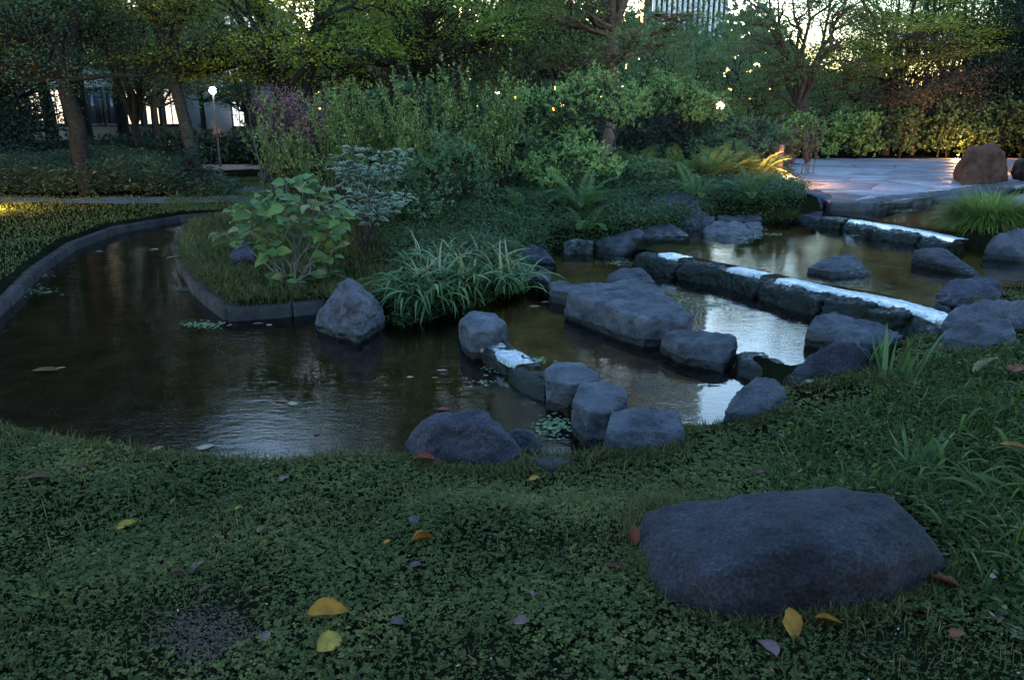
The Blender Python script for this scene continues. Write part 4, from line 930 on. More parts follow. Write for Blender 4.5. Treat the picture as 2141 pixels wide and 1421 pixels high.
# ---- strap-leaved clump, each leaf a part
def strap_meshes(mat, seed, n=10, fold=.25):
    out = []; r_ = np.random.default_rng(seed)
    for k in range(n):
        g = Geo(); blades(g, r_, np.zeros((1, 3)), 0., r_.uniform(.15, .7), r_.uniform(1.5, 2.9), 1.0, .055 * r_.uniform(.8, 1.25) * (.55 if k == 3 else 1), 8, np.array([.95 if k == 3 else r_.uniform(.05, .88)]), fold=fold, twist=.4)
        out.append(g.mesh('leaf', M[mat], True))
    return out
def strap_clump(name, label, centre, nleaf, L, sx, sy, mes, seed, cat='plant', tiltmax=.35, group=None, azr=None, ws=1.0):
    r_ = np.random.default_rng(seed); root = thing(name, tuple(centre), label, cat, group)
    for k in range(nleaf):
        a = r_.uniform(*azr) if azr else r_.uniform(0, 2 * math.pi); rr = math.sqrt(r_.random()); a2 = r_.uniform(0, 6.28)
        o_ = bpy.data.objects.new('leaf', mes[r_.integers(0, len(mes))]); C.objects.link(o_); o_.parent = root
        o_.location = (rr * math.cos(a2) * sx, rr * math.sin(a2) * sy, -.02); o_.rotation_euler = (r_.normal(0, .12), r_.normal(0, tiltmax * .5), a)
        s = L * r_.uniform(.55, 1.15); o_.scale = (s, s * ws, s)
    return root
SM = strap_meshes('strap', 61); SD = strap_meshes('strap_dark', 62)
c = on(985, 600); c[2] = max(c[2], -.2)
strap_clump('strap_leaf_clump', 'wide clump of arching strap leaves hanging over the water, right part by the weir', tuple(c), 290, .62, .60, .30, SM, 71)
c = on(880, 640); c[2] = max(c[2], -.2)
strap_clump('strap_leaf_clump', 'clump of arching strap leaves next to the pointed rock, tips touching the water', tuple(c), 220, .60, .36, .25, SM, 72)
c = on(940, 560); strap_clump('strap_leaf_clump', 'thinner strap leaves at the back of the clump over the water', tuple(c), 150, .55, .55, .3, SM, 73)
# iris at near bank
SI = []
r_ = np.random.default_rng(66)
for k in range(6):
    g = Geo(); blades(g, r_, np.zeros((1, 3)), 0., r_.uniform(.05, .35), r_.uniform(.0, .7), 1.0, .085, 7, np.array([r_.uniform(.3, .85)]), fold=.2, twist=.3); SI.append(g.mesh('leaf', M['strap'], True))
c = on(1870, 790); strap_clump('iris', 'upright iris with broad pointed leaves at the edge of the near bank', tuple(c), 20, .36, .14, .08, SI, 74, tiltmax=.4)
c = on(1820, 775); strap_clump('iris', 'pale young iris shoots leaning on the peaked dark rock', tuple(c), 16, .26, .10, .06, SI, 76, tiltmax=.3)
c = on(1915, 990); strap_clump('iris', 'short upright bright green iris in the leafy bank above the big boulder', tuple(c), 26, .26, .07, .06, SI, 77, tiltmax=.5)
for px, py, n_, L_, lab, sd_ in ((2060, 880, 50, .32, 'spreading strap-leaved plant with pale bent leaves high on the right bank', 81), (2000, 1020, 55, .34, 'low strap-leaved plant with arching leaves above the ridge of the big boulder', 82),
        (2110, 1060, 70, .38, 'dark strap-leaved plant at the right edge above the big boulder', 83), (1960, 870, 30, .24, 'sparse strap-leaved plant beside the upright iris on the bank', 84),
        (2030, 1130, 34, .3, 'strap-leaved plant with glossy leaves right of the big boulder', 85), (2120, 970, 60, .36, 'dense dark strap-leaved plant at the right edge of the bank', 86), (1740, 960, 26, .24, 'thin strap-leaved tuft in the bank left of the short iris', 87),
        (2130, 1210, 14, .26, 'strap-leaved plant in the shade at the lower right edge', 88), (2180, 850, 30, .3, 'strap-leaved plant at the right edge by the long purple-grey rock', 89)):
    c = on(px, py); strap_clump('strap_leaf_plant', lab, tuple(c), n_, L_, .16, .13, SD, sd_)

# ---- ferns: each frond a part
def frond_mesh(mat, seed, npin=26, lean=.5, bend=1.2, wid=.2, double=False):
    g = Geo(); r_ = np.random.default_rng(seed); s, pts, tan = arc(np.zeros((1, 3)), np.array([0.]), np.array([lean]), np.array([bend]), np.array([1.]), 14)
    pts = pts[0]; tan = tan[0]; tube(g, pts, np.linspace(.008, .002, 15), 3, .4)
    for sd_ in (-1, 1):
        t_ = np.linspace(.14, .985, npin); f = t_ * 14; i = np.minimum(f.astype(int), 13); P = pts[i] + (pts[i + 1] - pts[i]) * (f - i)[:, None]; T = tan[i]
        side = np.array([0, sd_, 0.]); D = nrm(side + T * .45 + r_.normal(0, .06, P.shape)); Nn = nrm(np.cross(T, np.array([0, 1., 0])) * -1)
        Nn = np.where(Nn[:, 2:3] < 0, -Nn, Nn)
        Lp = wid * np.sin(np.pi * np.clip(t_ * .9 + .06, 0, 1)) ** .8 + .008
        if double:
            for k in range(npin):
                m_ = 7; u = np.linspace(.15, .95, m_); PP = P[k] + D[k] * Lp[k] * u[:, None]
                for s2 in (-1, 1): leaves(g, r_, PP, nrm(T[k] * s2 + D[k] * .6)[None].repeat(m_, 0), Nn[k][None].repeat(m_, 0), Lp[k] * .3 * (1.1 - u), Lp[k] * .1, T_RHOMB, np.full(m_, r_.random()))
        else: leaves(g, r_, P, D, Nn, Lp, np.full(npin, .034), T_RHOMB, np.clip(.5 + r_.normal(0, .15, npin), 0, 1))
    return g.mesh('frond', M[mat], False)
FR = [frond_mesh('fern', 91 + k, 24, .35 + .1 * k, .9 + .3 * k, .19 - .01 * k) for k in range(4)]
FD = [frond_mesh('feather', 95 + k, 16, .3 + .12 * k, .9 + .2 * k, .26, True) for k in range(3)]
def fern(label, px, py, n_, L, mes, seed, y=None, name='fern', up=.3, azr=None):
    r_ = np.random.default_rng(seed); c = on(px, py)
    if y: c = GY(px, py, y); c[2] = gz(c[0], c[1])
    root = thing(name, tuple(c), label, 'fern')
    for k in range(n_):
        o_ = bpy.data.objects.new('frond', mes[r_.integers(0, len(mes))]); C.objects.link(o_); o_.parent = root
        a = 2 * math.pi * k / n_ + r_.uniform(-.3, .3) if azr is None else r_.uniform(*azr)
        o_.location = (.05 * math.cos(a), .05 * math.sin(a), 0); o_.rotation_euler = (r_.normal(0, .12), r_.normal(0, .2), a); s = L * r_.uniform(.7, 1.15); o_.scale = (s,) * 3
fern('light green fern with long fronds above the rounded squarish boulder', 1215, 440, 13, .62, FR, 401)
fern('fern drooping to the water left of the rounded squarish boulder', 1225, 480, 12, .42, FR, 402)
fern('fern with upright fronds left of the lit end of the island', 1455, 420, 12, .62, FR, 403)
fern('bright fern with stiff ribbed fronds above the dark block rock', 1570, 415, 13, .6, FR, 404)
fern('fern at the island edge beside the wooden post', 1625, 400, 10, .55, FR, 405)
fern('low fern over the faceted rock in the upper pool', 1510, 440, 11, .48, FR, 406)
fern('dark fern in the shade below the azaleas', 1090, 440, 11, .45, FR, 407)
fern('small fern left of the spreading azalea stems', 1165, 400, 10, .45, FR, 408)
for k, (px, py, L_, y_) in enumerate(((1330, 385, .62, 14.2), (1420, 388, .65, 14.0), (1500, 385, .8, 14.8), (1535, 380, .85, 15.2), (1470, 395, .7, 14.2), (1375, 392, .55, 13.6), (1290, 392, .5, 13.8), (1580, 380, .8, 15.2))):
    lab = ['yellow-green feathery fern under the azalea stems, left of the black trunk', 'yellow-green feathery fern right of the black Y-shaped trunk', 'golden feathery fern lit from behind, tallest at the island end', 'golden lit feathery fern next to the tallest one',
           'pale green feathery fern before the golden ones', 'small feathery fern at the foot of the black Y-shaped trunk', 'feathery fern beneath the spreading azalea', 'golden feathery fern closest to the wooden post'][k]
    fern(lab, px, py, 16, L_, FD, 420 + k, y=y_, name='feathery_fern')

# ---- low ground cover and grasses (nobody could count these)
def scatter(rg_, polypx, n_, z=0, world=None):
    P = np.array([G(a, b_, z)[:2] for a, b_ in polypx]) if world is None else world
    lo, hi = P.min(0), P.max(0); out = []
    tot = 0
    while tot < n_:
        q = rg_.uniform(lo, hi, (n_, 2)); q = q[sdist(P, q[:, 0], q[:, 1]) < 0]; out.append(q); tot += len(q)
        if len(out) > 60: break
    return np.concatenate(out)[:n_]
def land_pts(q, margin=.03, plaza=True):
    z, near = ground_z(q[:, 0], q[:, 1]); keep = near > margin
    if plaza: keep &= sdist(PLAZA, q[:, 0], q[:, 1]) > .02
    return np.concatenate([q, z[:, None]], 1)[keep]
rg = np.random.default_rng(500)
# near lawn
lawn = np.array([(-3.2, 1.3), (3.4, 1.3), (5.2, 3.4), (6.5, 7.2), (3.5, 6.5), (2.5, 5), (1, 4.6), (-5.8, 4.9), (-5.8, 3.4)])
def dens(P):    # thinner with distance, thin on the bare patch and on the trodden soil by the brown boulder
    d = np.hypot(P[:, 0], P[:, 1]); k = np.clip((3.0 / d) ** 1.6, .12, 1)
    for (px, py, r_, a_) in ((430, 1330, .21, .9), (1700, 840, .3, .55), (1900, 1300, .35, .2), (2080, 1180, .4, .3), (1230, 955, .15, .5)):
        c_ = on(px, py); k = k * (1 - a_ * np.exp(-((P[:, 0] - c_[0]) ** 2 + (P[:, 1] - c_[1]) ** 2) / r_ ** 2))
    return k
def thin(P, k): return P[rg.random(len(P)) < k]
nz = lambda P, s: np.array([noise.noise(Vector((x * s, y * s, 0))) for x, y in P[:, :2]])
P = land_pts(scatter(rg, None, 190000, world=lawn), .0); P = thin(P, dens(P))
pn = nz(P, 1.6); dd = np.hypot(P[:, 0], P[:, 1])
lg = Geo(); k3 = np.repeat(P, 3, 0); a = np.repeat(rg.uniform(0, 6.28, len(P)), 3) + np.tile([0, 2.09, 4.19], len(P))
hgt = np.repeat(rg.uniform(.006, .038, len(P)), 3); sz = np.repeat(rg.uniform(.006, .016, len(P)) * np.clip(1 + .7 * nz(P, 2.3), .6, 1.6) * np.clip(dd / 3.0, .9, 1.9), 3)
tl = rg.normal(0, .35, (len(P), 3)); tl = np.repeat(tl, 3, 0)
D = np.stack([np.cos(a), np.sin(a), rg.normal(0, .35, len(a))], -1)
rr = np.clip(np.repeat(.42 + pn * .55 + .35 * nz(P, 5.5) + rg.normal(0, .2, len(P)), 3), 0, 1)
leaves(lg, rg, k3 + np.stack([0 * a, 0 * a, hgt], -1), D, np.stack([tl[:, 0], tl[:, 1], 1 + 0 * a], -1), sz, sz * .95, (np.array([(0, 0, 0), (.6, -.52, .06), (1, 0, .0), (.6, .52, .06)]), [np.array([[0, 1, 2, 3]])], np.array([0, 1, 1, 1.])), rr)
tag(obj('clover', lg.mesh('clover', M['clover'])), kind='stuff')
P = land_pts(scatter(rg, None, 95000, world=lawn), .0); P = thin(P, dens(P) * np.clip(.5 + nz(P, 1.1) * 1.6, .15, 1)); d = np.hypot(P[:, 0], P[:, 1])
g = Geo(); n_ = len(P); blades(g, rg, P, rg.uniform(0, 6.28, n_), rg.uniform(0, .7, n_), rg.uniform(.2, 1.4, n_), rg.uniform(.02, .085, n_) * np.clip(d / 3, .9, 1.5), rg.uniform(.0022, .0045, n_) * np.clip(d / 3, .8, 2.2), 3)
# taller fringe along the water's edge and round the rocks
P = scatter(rg, None, 130000, world=lawn); z, near = ground_z(P[:, 0], P[:, 1]); kk = (near > -.03) & (near < .22); P = np.concatenate([P, z[:, None]], 1)[kk]; n_ = len(P)
blades(g, rg, P, rg.uniform(0, 6.28, n_), rg.uniform(0, .6, n_), rg.uniform(.2, 1.5, n_), rg.uniform(.04, .10, n_), rg.uniform(.004, .008, n_), 4)
# grass creeping up against the rocks that stand on land
for line in ([(1335, 1175), (1400, 1245), (1500, 1296), (1600, 1308), (1720, 1300), (1850, 1272), (1960, 1235), (2000, 1195)], [(1330, 1130), (1345, 1075), (1400, 1058)], [(870, 985), (960, 995), (1060, 990), (1100, 985), (1200, 985)],
             [(1262, 955), (1330, 962), (1400, 950), (1430, 925)], [(1512, 890), (1580, 890), (1650, 860)], [(1660, 815), (1740, 808), (1835, 790)], [(1960, 740), (2050, 748), (2140, 742)]):
    Q = np.array([on(*q_) for q_ in line]); t_ = rg.uniform(0, len(Q) - 1.001, 420 * len(Q)); i_ = t_.astype(int); P = Q[i_] + (Q[i_ + 1] - Q[i_]) * (t_ - i_)[:, None] + rg.normal(0, .035, (len(t_), 3)) * [1, 1, .1]; n_ = len(P)
    gq = Geo(); blades(g, rg, P, rg.uniform(0, 6.28, n_), rg.uniform(0, .7, n_), rg.uniform(.2, 1.6, n_), rg.uniform(.025, .085, n_), rg.uniform(.003, .006, n_), 4)
tag(obj('grass', g.mesh('grass', M['grass'])), kind='stuff')
# broad weed leaves in the lawn
P = land_pts(scatter(rg, None, 5200, world=lawn), .02); P = thin(P, np.clip(.3 + nz(P, .8), .1, .8)); g = Geo()
kk = np.repeat(P, 6, 0); a = rg.uniform(0, 6.28, len(kk)); s_ = rg.uniform(.02, .05, len(kk))
leaves(g, rg, kk + [0, 0, .012], np.stack([np.cos(a), np.sin(a), rg.uniform(.1, .6, len(kk))], -1), np.stack([rg.normal(0, .3, len(kk)), rg.normal(0, .3, len(kk)), 1 + 0 * a], -1), s_, s_ * .38, T_OVATE, None)
tag(obj('lawn_weeds', g.mesh('lawn_weeds', M['grass'])), kind='stuff')
P = np.array([on(430 + rg.normal(0, 55), 1335 + rg.normal(0, 35)) for _ in range(380)]); g = Geo(); n_ = len(P)
blades(g, rg, P, rg.uniform(0, 6.28, n_), rg.uniform(.7, 1.5, n_), rg.uniform(-.2, .6, n_), rg.uniform(.03, .08, n_), rg.uniform(.0015, .003, n_), 3, rg.uniform(0, .55, n_))
P = np.array([on(430 + rg.normal(0, 60), 1335 + rg.normal(0, 36)) for _ in range(700)]); n_ = len(P); a = rg.uniform(0, 6.28, n_)
leaves(g, rg, P + [0, 0, .006], np.stack([np.cos(a), np.sin(a), rg.normal(0, .2, n_)], -1), np.stack([rg.normal(0, .3, n_), rg.normal(0, .3, n_), 1 + 0 * a], -1), rg.uniform(.006, .022, n_), rg.uniform(.004, .010, n_), T_ROUND, rg.uniform(0, .5, n_))
P = land_pts(scatter(rg, None, 2600, world=lawn), .02); n_ = len(P)
blades(g, rg, P, rg.uniform(0, 6.28, n_), rg.uniform(.9, 1.5, n_), rg.uniform(-.2, .5, n_), rg.uniform(.03, .08, n_), rg.uniform(.0015, .003, n_), 3, rg.uniform(0, .55, n_))
a = rg.uniform(0, 6.28, n_); leaves(g, rg, P + [.03, 0, .02], np.stack([np.cos(a), np.sin(a), 0 * a], -1), np.stack([rg.normal(0, .5, n_), rg.normal(0, .5, n_), 1 + 0 * a], -1), rg.uniform(.006, .022, n_), rg.uniform(.004, .012, n_), T_ROUND)
tag(obj('dead_grass', g.mesh('dead_grass', M['litter'])), kind='stuff')
# right bank: litter and mixed leaves
bank = np.array([G(a_, b_, .1)[:2] for a_, b_ in ((1640, 830), (1830, 790), (1960, 720), (2141, 710), (2450, 700), (2500, 1000), (2350, 1421), (2080, 1300), (1980, 1110), (1880, 1030), (1600, 1000), (1620, 880))])
P = land_pts(scatter(rg, None, 9000, world=bank), .03); g = Geo(); n_ = len(P); a = rg.uniform(0, 6.28, n_)
leaves(g, rg, P + [0, 0, .02] + rg.normal(0, .01, P.shape), np.stack([np.cos(a), np.sin(a), rg.normal(0, .3, n_)], -1), np.stack([rg.normal(0, .4, n_), rg.normal(0, .4, n_), 1 + 0 * a], -1), rg.uniform(.015, .05, n_), rg.uniform(.008, .022, n_), T_OVATE, rg.random(n_) ** 1.5)
tag(obj('leaf_litter', g.mesh('leaf_litter', M['litter'])), kind='stuff')
P = land_pts(scatter(rg, None, 9000, world=bank), .03); g = Geo(); n_ = len(P)
blades(g, rg, P, rg.uniform(0, 6.28, n_), rg.uniform(.1, .9, n_), rg.uniform(.3, 1.6, n_), rg.uniform(.05, .18, n_), rg.uniform(.004, .009, n_), 5)
kk = land_pts(scatter(rg, None, 2800, world=bank), .03); kk = np.repeat(kk, 5, 0) + rg.normal(0, .03, (len(kk) * 5, 3)) * [1, 1, .4] + [0, 0, .04]; a = rg.uniform(0, 6.28, len(kk))
leaves(g, rg, kk, np.stack([np.cos(a), np.sin(a), rg.normal(0, .3, len(kk))], -1), np.stack([rg.normal(0, .4, len(kk)), rg.normal(0, .4, len(kk)), 1 + 0 * a], -1), rg.uniform(.02, .05, len(kk)), rg.uniform(.012, .024, len(kk)), T_OVATE)
tag(obj('bank_ground_cover', g.mesh('bank_ground_cover', M['strap_dark'])), kind='stuff')
# left lawn
ll = np.array([(-20, 8), (-5.6, 5.2), (-5, 6), (-4.6, 9), (-4.6, 16.6), (-16, 17), (-24, 17)])
P = land_pts(scatter(rg, None, 110000, world=ll), .22); d = np.hypot(P[:, 0], P[:, 1]); P = thin(P, np.clip((10 / d) ** 1.2, .3, 1)); n_ = len(P); d = np.hypot(P[:, 0], P[:, 1])
g = Geo(); blades(g, rg, P, rg.uniform(0, 6.28, n_), rg.uniform(.1, .9, n_), rg.uniform(.2, 1.2, n_), rg.uniform(.03, .06, n_), .0013 * d, 2)
P = land_pts(scatter(rg, [(330, 430), (800, 430), (1000, 395), (560, 372), (380, 372)], 26000, -.1), .2); n_ = len(P)
blades(g, rg, P, rg.uniform(0, 6.28, n_), rg.uniform(.1, .9, n_), rg.uniform(.2, 1.2, n_), rg.uniform(.03, .06, n_), .02, 2)
for (x0_, y0_, x1_, y1_) in ((0, 0, 0, 0),):
    pass
tag(obj('lawn_grass', g.mesh('lawn_grass', M['grass_far'])), kind='stuff')
# island grass, longer and hanging over the kerb
isl = [(350, 560), (362, 500), (400, 468), (520, 440), (800, 430), (1000, 470), (1000, 560), (840, 640), (660, 650), (560, 655), (470, 660), (400, 600)]
P = land_pts(scatter(rg, isl, 34000, -.1), .06); n_ = len(P); g = Geo()
blades(g, rg, P, rg.uniform(0, 6.28, n_), rg.uniform(0, .7, n_), rg.uniform(.4, 1.9, n_), rg.uniform(.07, .2, n_), rg.uniform(.005, .01, n_), 4)
P = scatter(rg, isl, 40000, -.15); z, near = ground_z(P[:, 0], P[:, 1]); k_ = (near > .08) & (near < .3); P = np.concatenate([P, z[:, None]], 1)[k_][:9000]; n_ = len(P)
cc = np.array([GY(560, 560, 9)[0], 9.3]); a = np.arctan2(P[:, 1] - cc[1], P[:, 0] - cc[0]) + rg.normal(0, .5, n_)
blades(g, rg, P, a, rg.uniform(.2, .8, n_), rg.uniform(1.2, 2.3, n_), rg.uniform(.10, .24, n_), rg.uniform(.005, .010, n_), 5)
tag(obj('island_grass', g.mesh('island_grass', M['grass'])), kind='stuff')
# leafy ground cover over the rest of the island
cov = [(820, 640), (800, 470), (840, 400), (1100, 372), (1650, 352), (1690, 420), (1660, 475), (1500, 480), (1340, 500), (1240, 525), (1150, 550), (1100, 575), (1000, 610)]
P = land_pts(scatter(rg, cov, 22000, .1), -.02); n_ = len(P); g = Geo(); per = 9
kk = np.repeat(P, per, 0) + rg.normal(0, .05, (n_ * per, 3)) * [1, 1, .7]; hh = nz(P, .9) * .12 + .13; kk[:, 2] += np.repeat(hh, per) * rg.uniform(.2, 1.2, n_ * per); a = rg.uniform(0, 6.28, len(kk))
leaves(g, rg, kk, np.stack([np.cos(a), np.sin(a), rg.normal(.2, .4, len(kk))], -1), np.stack([rg.normal(0, .5, len(kk)), rg.normal(-.2, .5, len(kk)), 1 + 0 * a], -1), rg.uniform(.03, .07, len(kk)), rg.uniform(.010, .022, len(kk)), T_RHOMB)
Pb = scatter(rg, cov, 60000, .1); z_, nr_ = ground_z(Pb[:, 0], Pb[:, 1]); k_ = (nr_ > -.01) & (nr_ < .24); Pb = np.concatenate([Pb, z_[:, None]], 1)[k_][:11000]; m_ = len(Pb)
kk = np.repeat(Pb, 7, 0) + rg.normal(0, .035, (m_ * 7, 3)); kk[:, 2] += rg.uniform(0, .06, m_ * 7); a = rg.uniform(0, 6.28, len(kk))
leaves(g, rg, kk, np.stack([np.cos(a), np.sin(a) - .5, rg.normal(-.3, .4, len(kk))], -1), np.stack([rg.normal(0, .5, len(kk)), rg.normal(-.7, .5, len(kk)), 1 + 0 * a], -1), rg.uniform(.03, .06, len(kk)), rg.uniform(.010, .022, len(kk)), T_RHOMB)
blades(g, rg, Pb[:4500], rg.normal(-1.5, .8, 4500)[:len(Pb[:4500])], rg.uniform(.2, .9, len(Pb[:4500])), rg.uniform(1.0, 2.2, len(Pb[:4500])), rg.uniform(.1, .25, len(Pb[:4500])), rg.uniform(.006, .010, len(Pb[:4500])), 4)
P2 = P[:9000]; blades(g, rg, P2, rg.uniform(0, 6.28, len(P2)), rg.uniform(.1, .8, len(P2)), rg.uniform(.6, 1.8, len(P2)), rg.uniform(.15, .38, len(P2)), rg.uniform(.006, .012, len(P2)), 4)
tag(obj('island_ground_cover', g.mesh('island_ground_cover', M['cover'])), kind='stuff')
# dwarf bamboo bed on the left, and understorey
bb = [(-400, 412), (60, 410), (260, 409), (470, 409), (500, 396), (430, 376), (300, 368), (-400, 368)]
P = scatter(rg, bb, 6500, -.1); P = land_pts(P, .1); hb = .75; n_ = len(P); g = Geo(); kk = np.repeat(P, 11, 0)
xs_ = np.interp(P[:, 0] / P[:, 1], [-1.0, -.62, -.45, -.36], [.9, .7, .7, .25])
kk[:, 2] += rg.uniform(.1, 1, len(kk)) * np.repeat(xs_ * (1 + .4 * nz(P, .7)), 11); kk[:, :2] += rg.normal(0, .09, (len(kk), 2)); a = rg.uniform(0, 6.28, len(kk))
leaves(g, rg, kk, np.stack([np.cos(a), np.sin(a), rg.normal(-.1, .4, len(kk))], -1), np.stack([rg.normal(0, .5, len(kk)), rg.normal(0, .5, len(kk)), 1 + 0 * a], -1), rg.uniform(.08, .17, len(kk)), rg.uniform(.018, .03, len(kk)), T_RHOMB)
tag(obj('dwarf_bamboo', g.mesh('dwarf_bamboo', M['bamboo'])), kind='stuff')

# grass tuft at right, over the rounded boulder
def tuft(label, c, n_, L, rad, mat, seed, W=.006):
    r_ = np.random.default_rng(seed); g = Geo(); a = r_.uniform(0, 6.28, n_); rr = np.sqrt(r_.random(n_)) * rad
    P = np.array(c) + np.stack([rr * np.cos(a), rr * np.sin(a) * .7, 0 * a], -1)
    blades(g, r_, P, a + r_.normal(0, .5, n_), r_.uniform(.0, .6, n_) + rr / rad * .5, r_.uniform(.6, 1.8, n_), L * r_.uniform(.6, 1.1, n_), W, 5)
    tag(obj('grass_tuft', g.mesh('grass_tuft', M[mat], False, tuple(c)), None, tuple(c)), label, 'grass tuft')
c = G(2065, 480, .16); tuft('fine yellow-green grass tuft between the corner slab and the rounded boulder', (c[0], c[1], .16), 6500, .66, .24, 'tuft', 610, .008)
c = G(2150, 478, .2); tuft('dark green end of the grass tuft at the right edge above the boulder', (c[0], c[1], .2), 3500, .36, .35, 'grass', 611)
c = on(1830, 800); tuft('grass tuft at the foot of the peaked dark rock', tuple(c), 260, .14, .16, 'grass', 612, .004)
c = on(1640, 480); tuft('mossy grass hanging over the water beside the dark block rock', (c[0], c[1] + .1, .1), 900, .2, .15, 'grass', 613)

# far wood that reads as one mass
fg = Geo(); rgf = np.random.default_rng(990); n_ = 60000; az_ = rgf.uniform(-1.0, 1.0, n_); rad_ = rgf.uniform(58, 74, n_)
hmax = 6.6 + 2.0 * np.sin(az_ * 9) + 1.2 * np.sin(az_ * 23 + 1) + .8 * np.sin(az_ * 51) - 2.2 * np.exp(-((az_ - .36) / .1) ** 2)
P = np.stack([rad_ * np.sin(az_), rad_ * np.cos(az_), rgf.uniform(-.3, 1, n_) * hmax + rgf.normal(0, .3, n_)], -1); P[:, 2] = np.maximum(P[:, 2], -.05)
leaves(fg, rgf, P, rgf.normal(0, 1, P.shape), rgf.normal(0, 1, P.shape), rgf.uniform(.5, 1.0, n_), rgf.uniform(.35, .65, n_))
tag(obj('distant_trees', fg.mesh('distant_trees', M['wood_a'])), kind='stuff')
# ---- hedges behind the plaza and at the back
def hedge(name, label, pts, mat, seed, hgt, depth, ncl, per, L=.075, W=.045, group=None):
    r_ = np.random.default_rng(seed); pads = []; pts = np.array(pts, float)
    b = pts[0].copy(); b[2] = .2 if b[0] > 2 else -.1; stems = []
    tot = np.linalg.norm(pts[-1] - pts[0]); k = max(2, int(tot / .6))
    for t_ in np.linspace(0, 1, k):
        c_ = pts[0] + (pts[-1] - pts[0]) * t_; c_[2] = b[2]
        stems.append((wob(r_, c_, c_ + [r_.uniform(-.2, .2), 0, hgt * .6], 4, .05), np.linspace(.03, .015, 5)))
        for zz in (.3, .62, .9): pads.append((c_ + [r_.uniform(-.2, .2), r_.uniform(-.3, .3) * depth, hgt * zz * r_.uniform(.85, 1.08)], (.5, .5 * depth, hgt * .2)))
    tg, lg = build_woody(r_, pads, stems, dict(ncl=ncl, per=per, sig=.11, L=L, W=W, mode='rosette', shell=.5), limb_r=.012)
    return plant_obj(name, label, 'hedge', tuple(b), tg, lg, 'bark_dark', mat, names=('stem', 'foliage'), group=group)
hedge('hedge', 'low green leafy hedge at the back of the plaza, left part with rounded leaves', [GY(1655, 320, 24.4), GY(1800, 320, 24.4)], 'azalea', 701, 1.15, 1, 34, 18, .08, .06)
hedge('hedge', 'grey-green hedge at the back middle of the plaza', [GY(1800, 320, 24.8), GY(1960, 320, 24.8)], 'hedge', 702, 1.45, 1.2, 34, 18)
hedge('hedge', 'taller autumn-tinted hedge behind the seat boulder', [GY(1880, 320, 26), GY(2300, 320, 25)], 'hedge', 703, 1.95, 1.4, 34, 18)
hedge('hedge', 'autumn hedge running off the right edge of the picture', [GY(1980, 320, 24.8), GY(2400, 320, 24.2)], 'hedge', 704, 1.5, 1.2, 34, 18)
hedge('hedge', 'dark hedge below the far left trees', [GY(-200, 330, 22), GY(330, 330, 23)], 'wood_dark', 705, .8, 1.5, 30, 16, .09, .05)
hedge('hedge', 'dark hedge under the street lamp', [GY(260, 330, 27), GY(700, 330, 28)], 'wood_dark', 706, .9, 1.4, 30, 16, .10, .055)
hedge('hedge', 'dark shrub bank behind the island between the maples and the reddish trunk', [GY(680, 330, 24), GY(1500, 330, 26)], 'wood_dark', 707, 1.6, 1.5, 28, 16, .11, .06)
b = on(400, 378); 
shrub('dark_bush', 'small rounded dark bush at the right end of the dwarf bamboo bed', 400, 385, [(395, 350)], [(370, 365, .35, .25), (410, 355, .35, .28), (395, 335, .3, .25), (430, 375, .3, .2)], 'wood_dark', 'bark_dark', 231, dict(AZ2, sig=.09), y=17)
# ------------------------------------------------------------ fallen leaves, each a thing
def leaf_shape(kind, mat, seed, fold):
    r_ = np.random.default_rng(seed)
    if kind == 'long': prof = [(0, .02), (.1, .12), (.25, .2), (.45, .24), (.65, .22), (.82, .14), (.94, .05), (1, .0)]
    elif kind == 'oval': prof = [(0, .02), (.08, .16), (.25, .32), (.45, .37), (.65, .33), (.82, .2), (.94, .08), (1, .0)]
    else: prof = [(0, .05), (.1, .28), (.28, .42), (.42, .26), (.55, .36), (.7, .18), (.86, .2), (1, 0)]
    g = Geo(); m_ = len(prof); V = []; E = []
    for i, (u, w_) in enumerate(prof):
        zc = .10 * math.sin(u * 2.6) + r_.uniform(-.01, .01)
        for j, v in enumerate((-1, -.5, 0, .5, 1)):
            jag = 1 + (r_.uniform(-.1, .1) if abs(v) == 1 else 0)
            V.append((u - .5, v * w_ * jag * (1 + .25 * v * math.sin(seed)) + .06 * math.sin(seed + 3 * u), zc + fold * abs(v) ** 1.5 * w_ + .02 * math.sin(7 * u + 3 * v))); E.append((.5 + .4 * math.sin(seed + u * 3) * v, u, abs(v)))
    F = [[i * 5 + j, i * 5 + j + 1, (i + 1) * 5 + j + 1, (i + 1) * 5 + j] for i in range(m_ - 1) for j in range(4)]
    g.add(V, F, E)
    g.add([(-.5, -.008, .0), (-.5, .008, .0), (-.75, .006, .05), (-.75, -.006, .05)], [[0, 1, 2, 3]])
    return g.mesh('fallen_leaf', M['dead_' + mat], True)
def fleaf(px, py, wpx, kind, mat, label, ang=0, water=None, fold=.35, tip=(.0, .0), lift=.03, seed=None):
    seed = int(px * 7 + py) if seed is None else seed
    p_ = on(px, py) if water is None else G(px, py, water)
    dist = np.linalg.norm(p_ - [0, 0, CAMH]); L = wpx / FPX * dist
    o_ = obj('fallen_leaf', leaf_shape(kind, mat, seed, fold)); o_.location = (p_[0], p_[1], p_[2] + (lift if water is None else .004)); o_.scale = (L, L, L * (.25 if water is not None else 1))
    o_.rotation_euler = (tip[0], tip[1], RA(ang)); tag(o_, label, 'leaf')
fleaf(688, 1305, 78, 'long', 'amber', 'orange long fallen leaf arched above the yellow one on the near lawn', 15, tip=(.5, 0), fold=.5, lift=.045)
fleaf(688, 1365, 62, 'oval', 'yellow', 'yellow fallen leaf just below the arched orange leaf on the near lawn', 55, tip=(.2, .1), lift=.04)
fleaf(263, 1110, 42, 'long', 'yellow', 'yellow-orange fallen leaf alone on the left of the near lawn', 30, tip=(.3, 0))
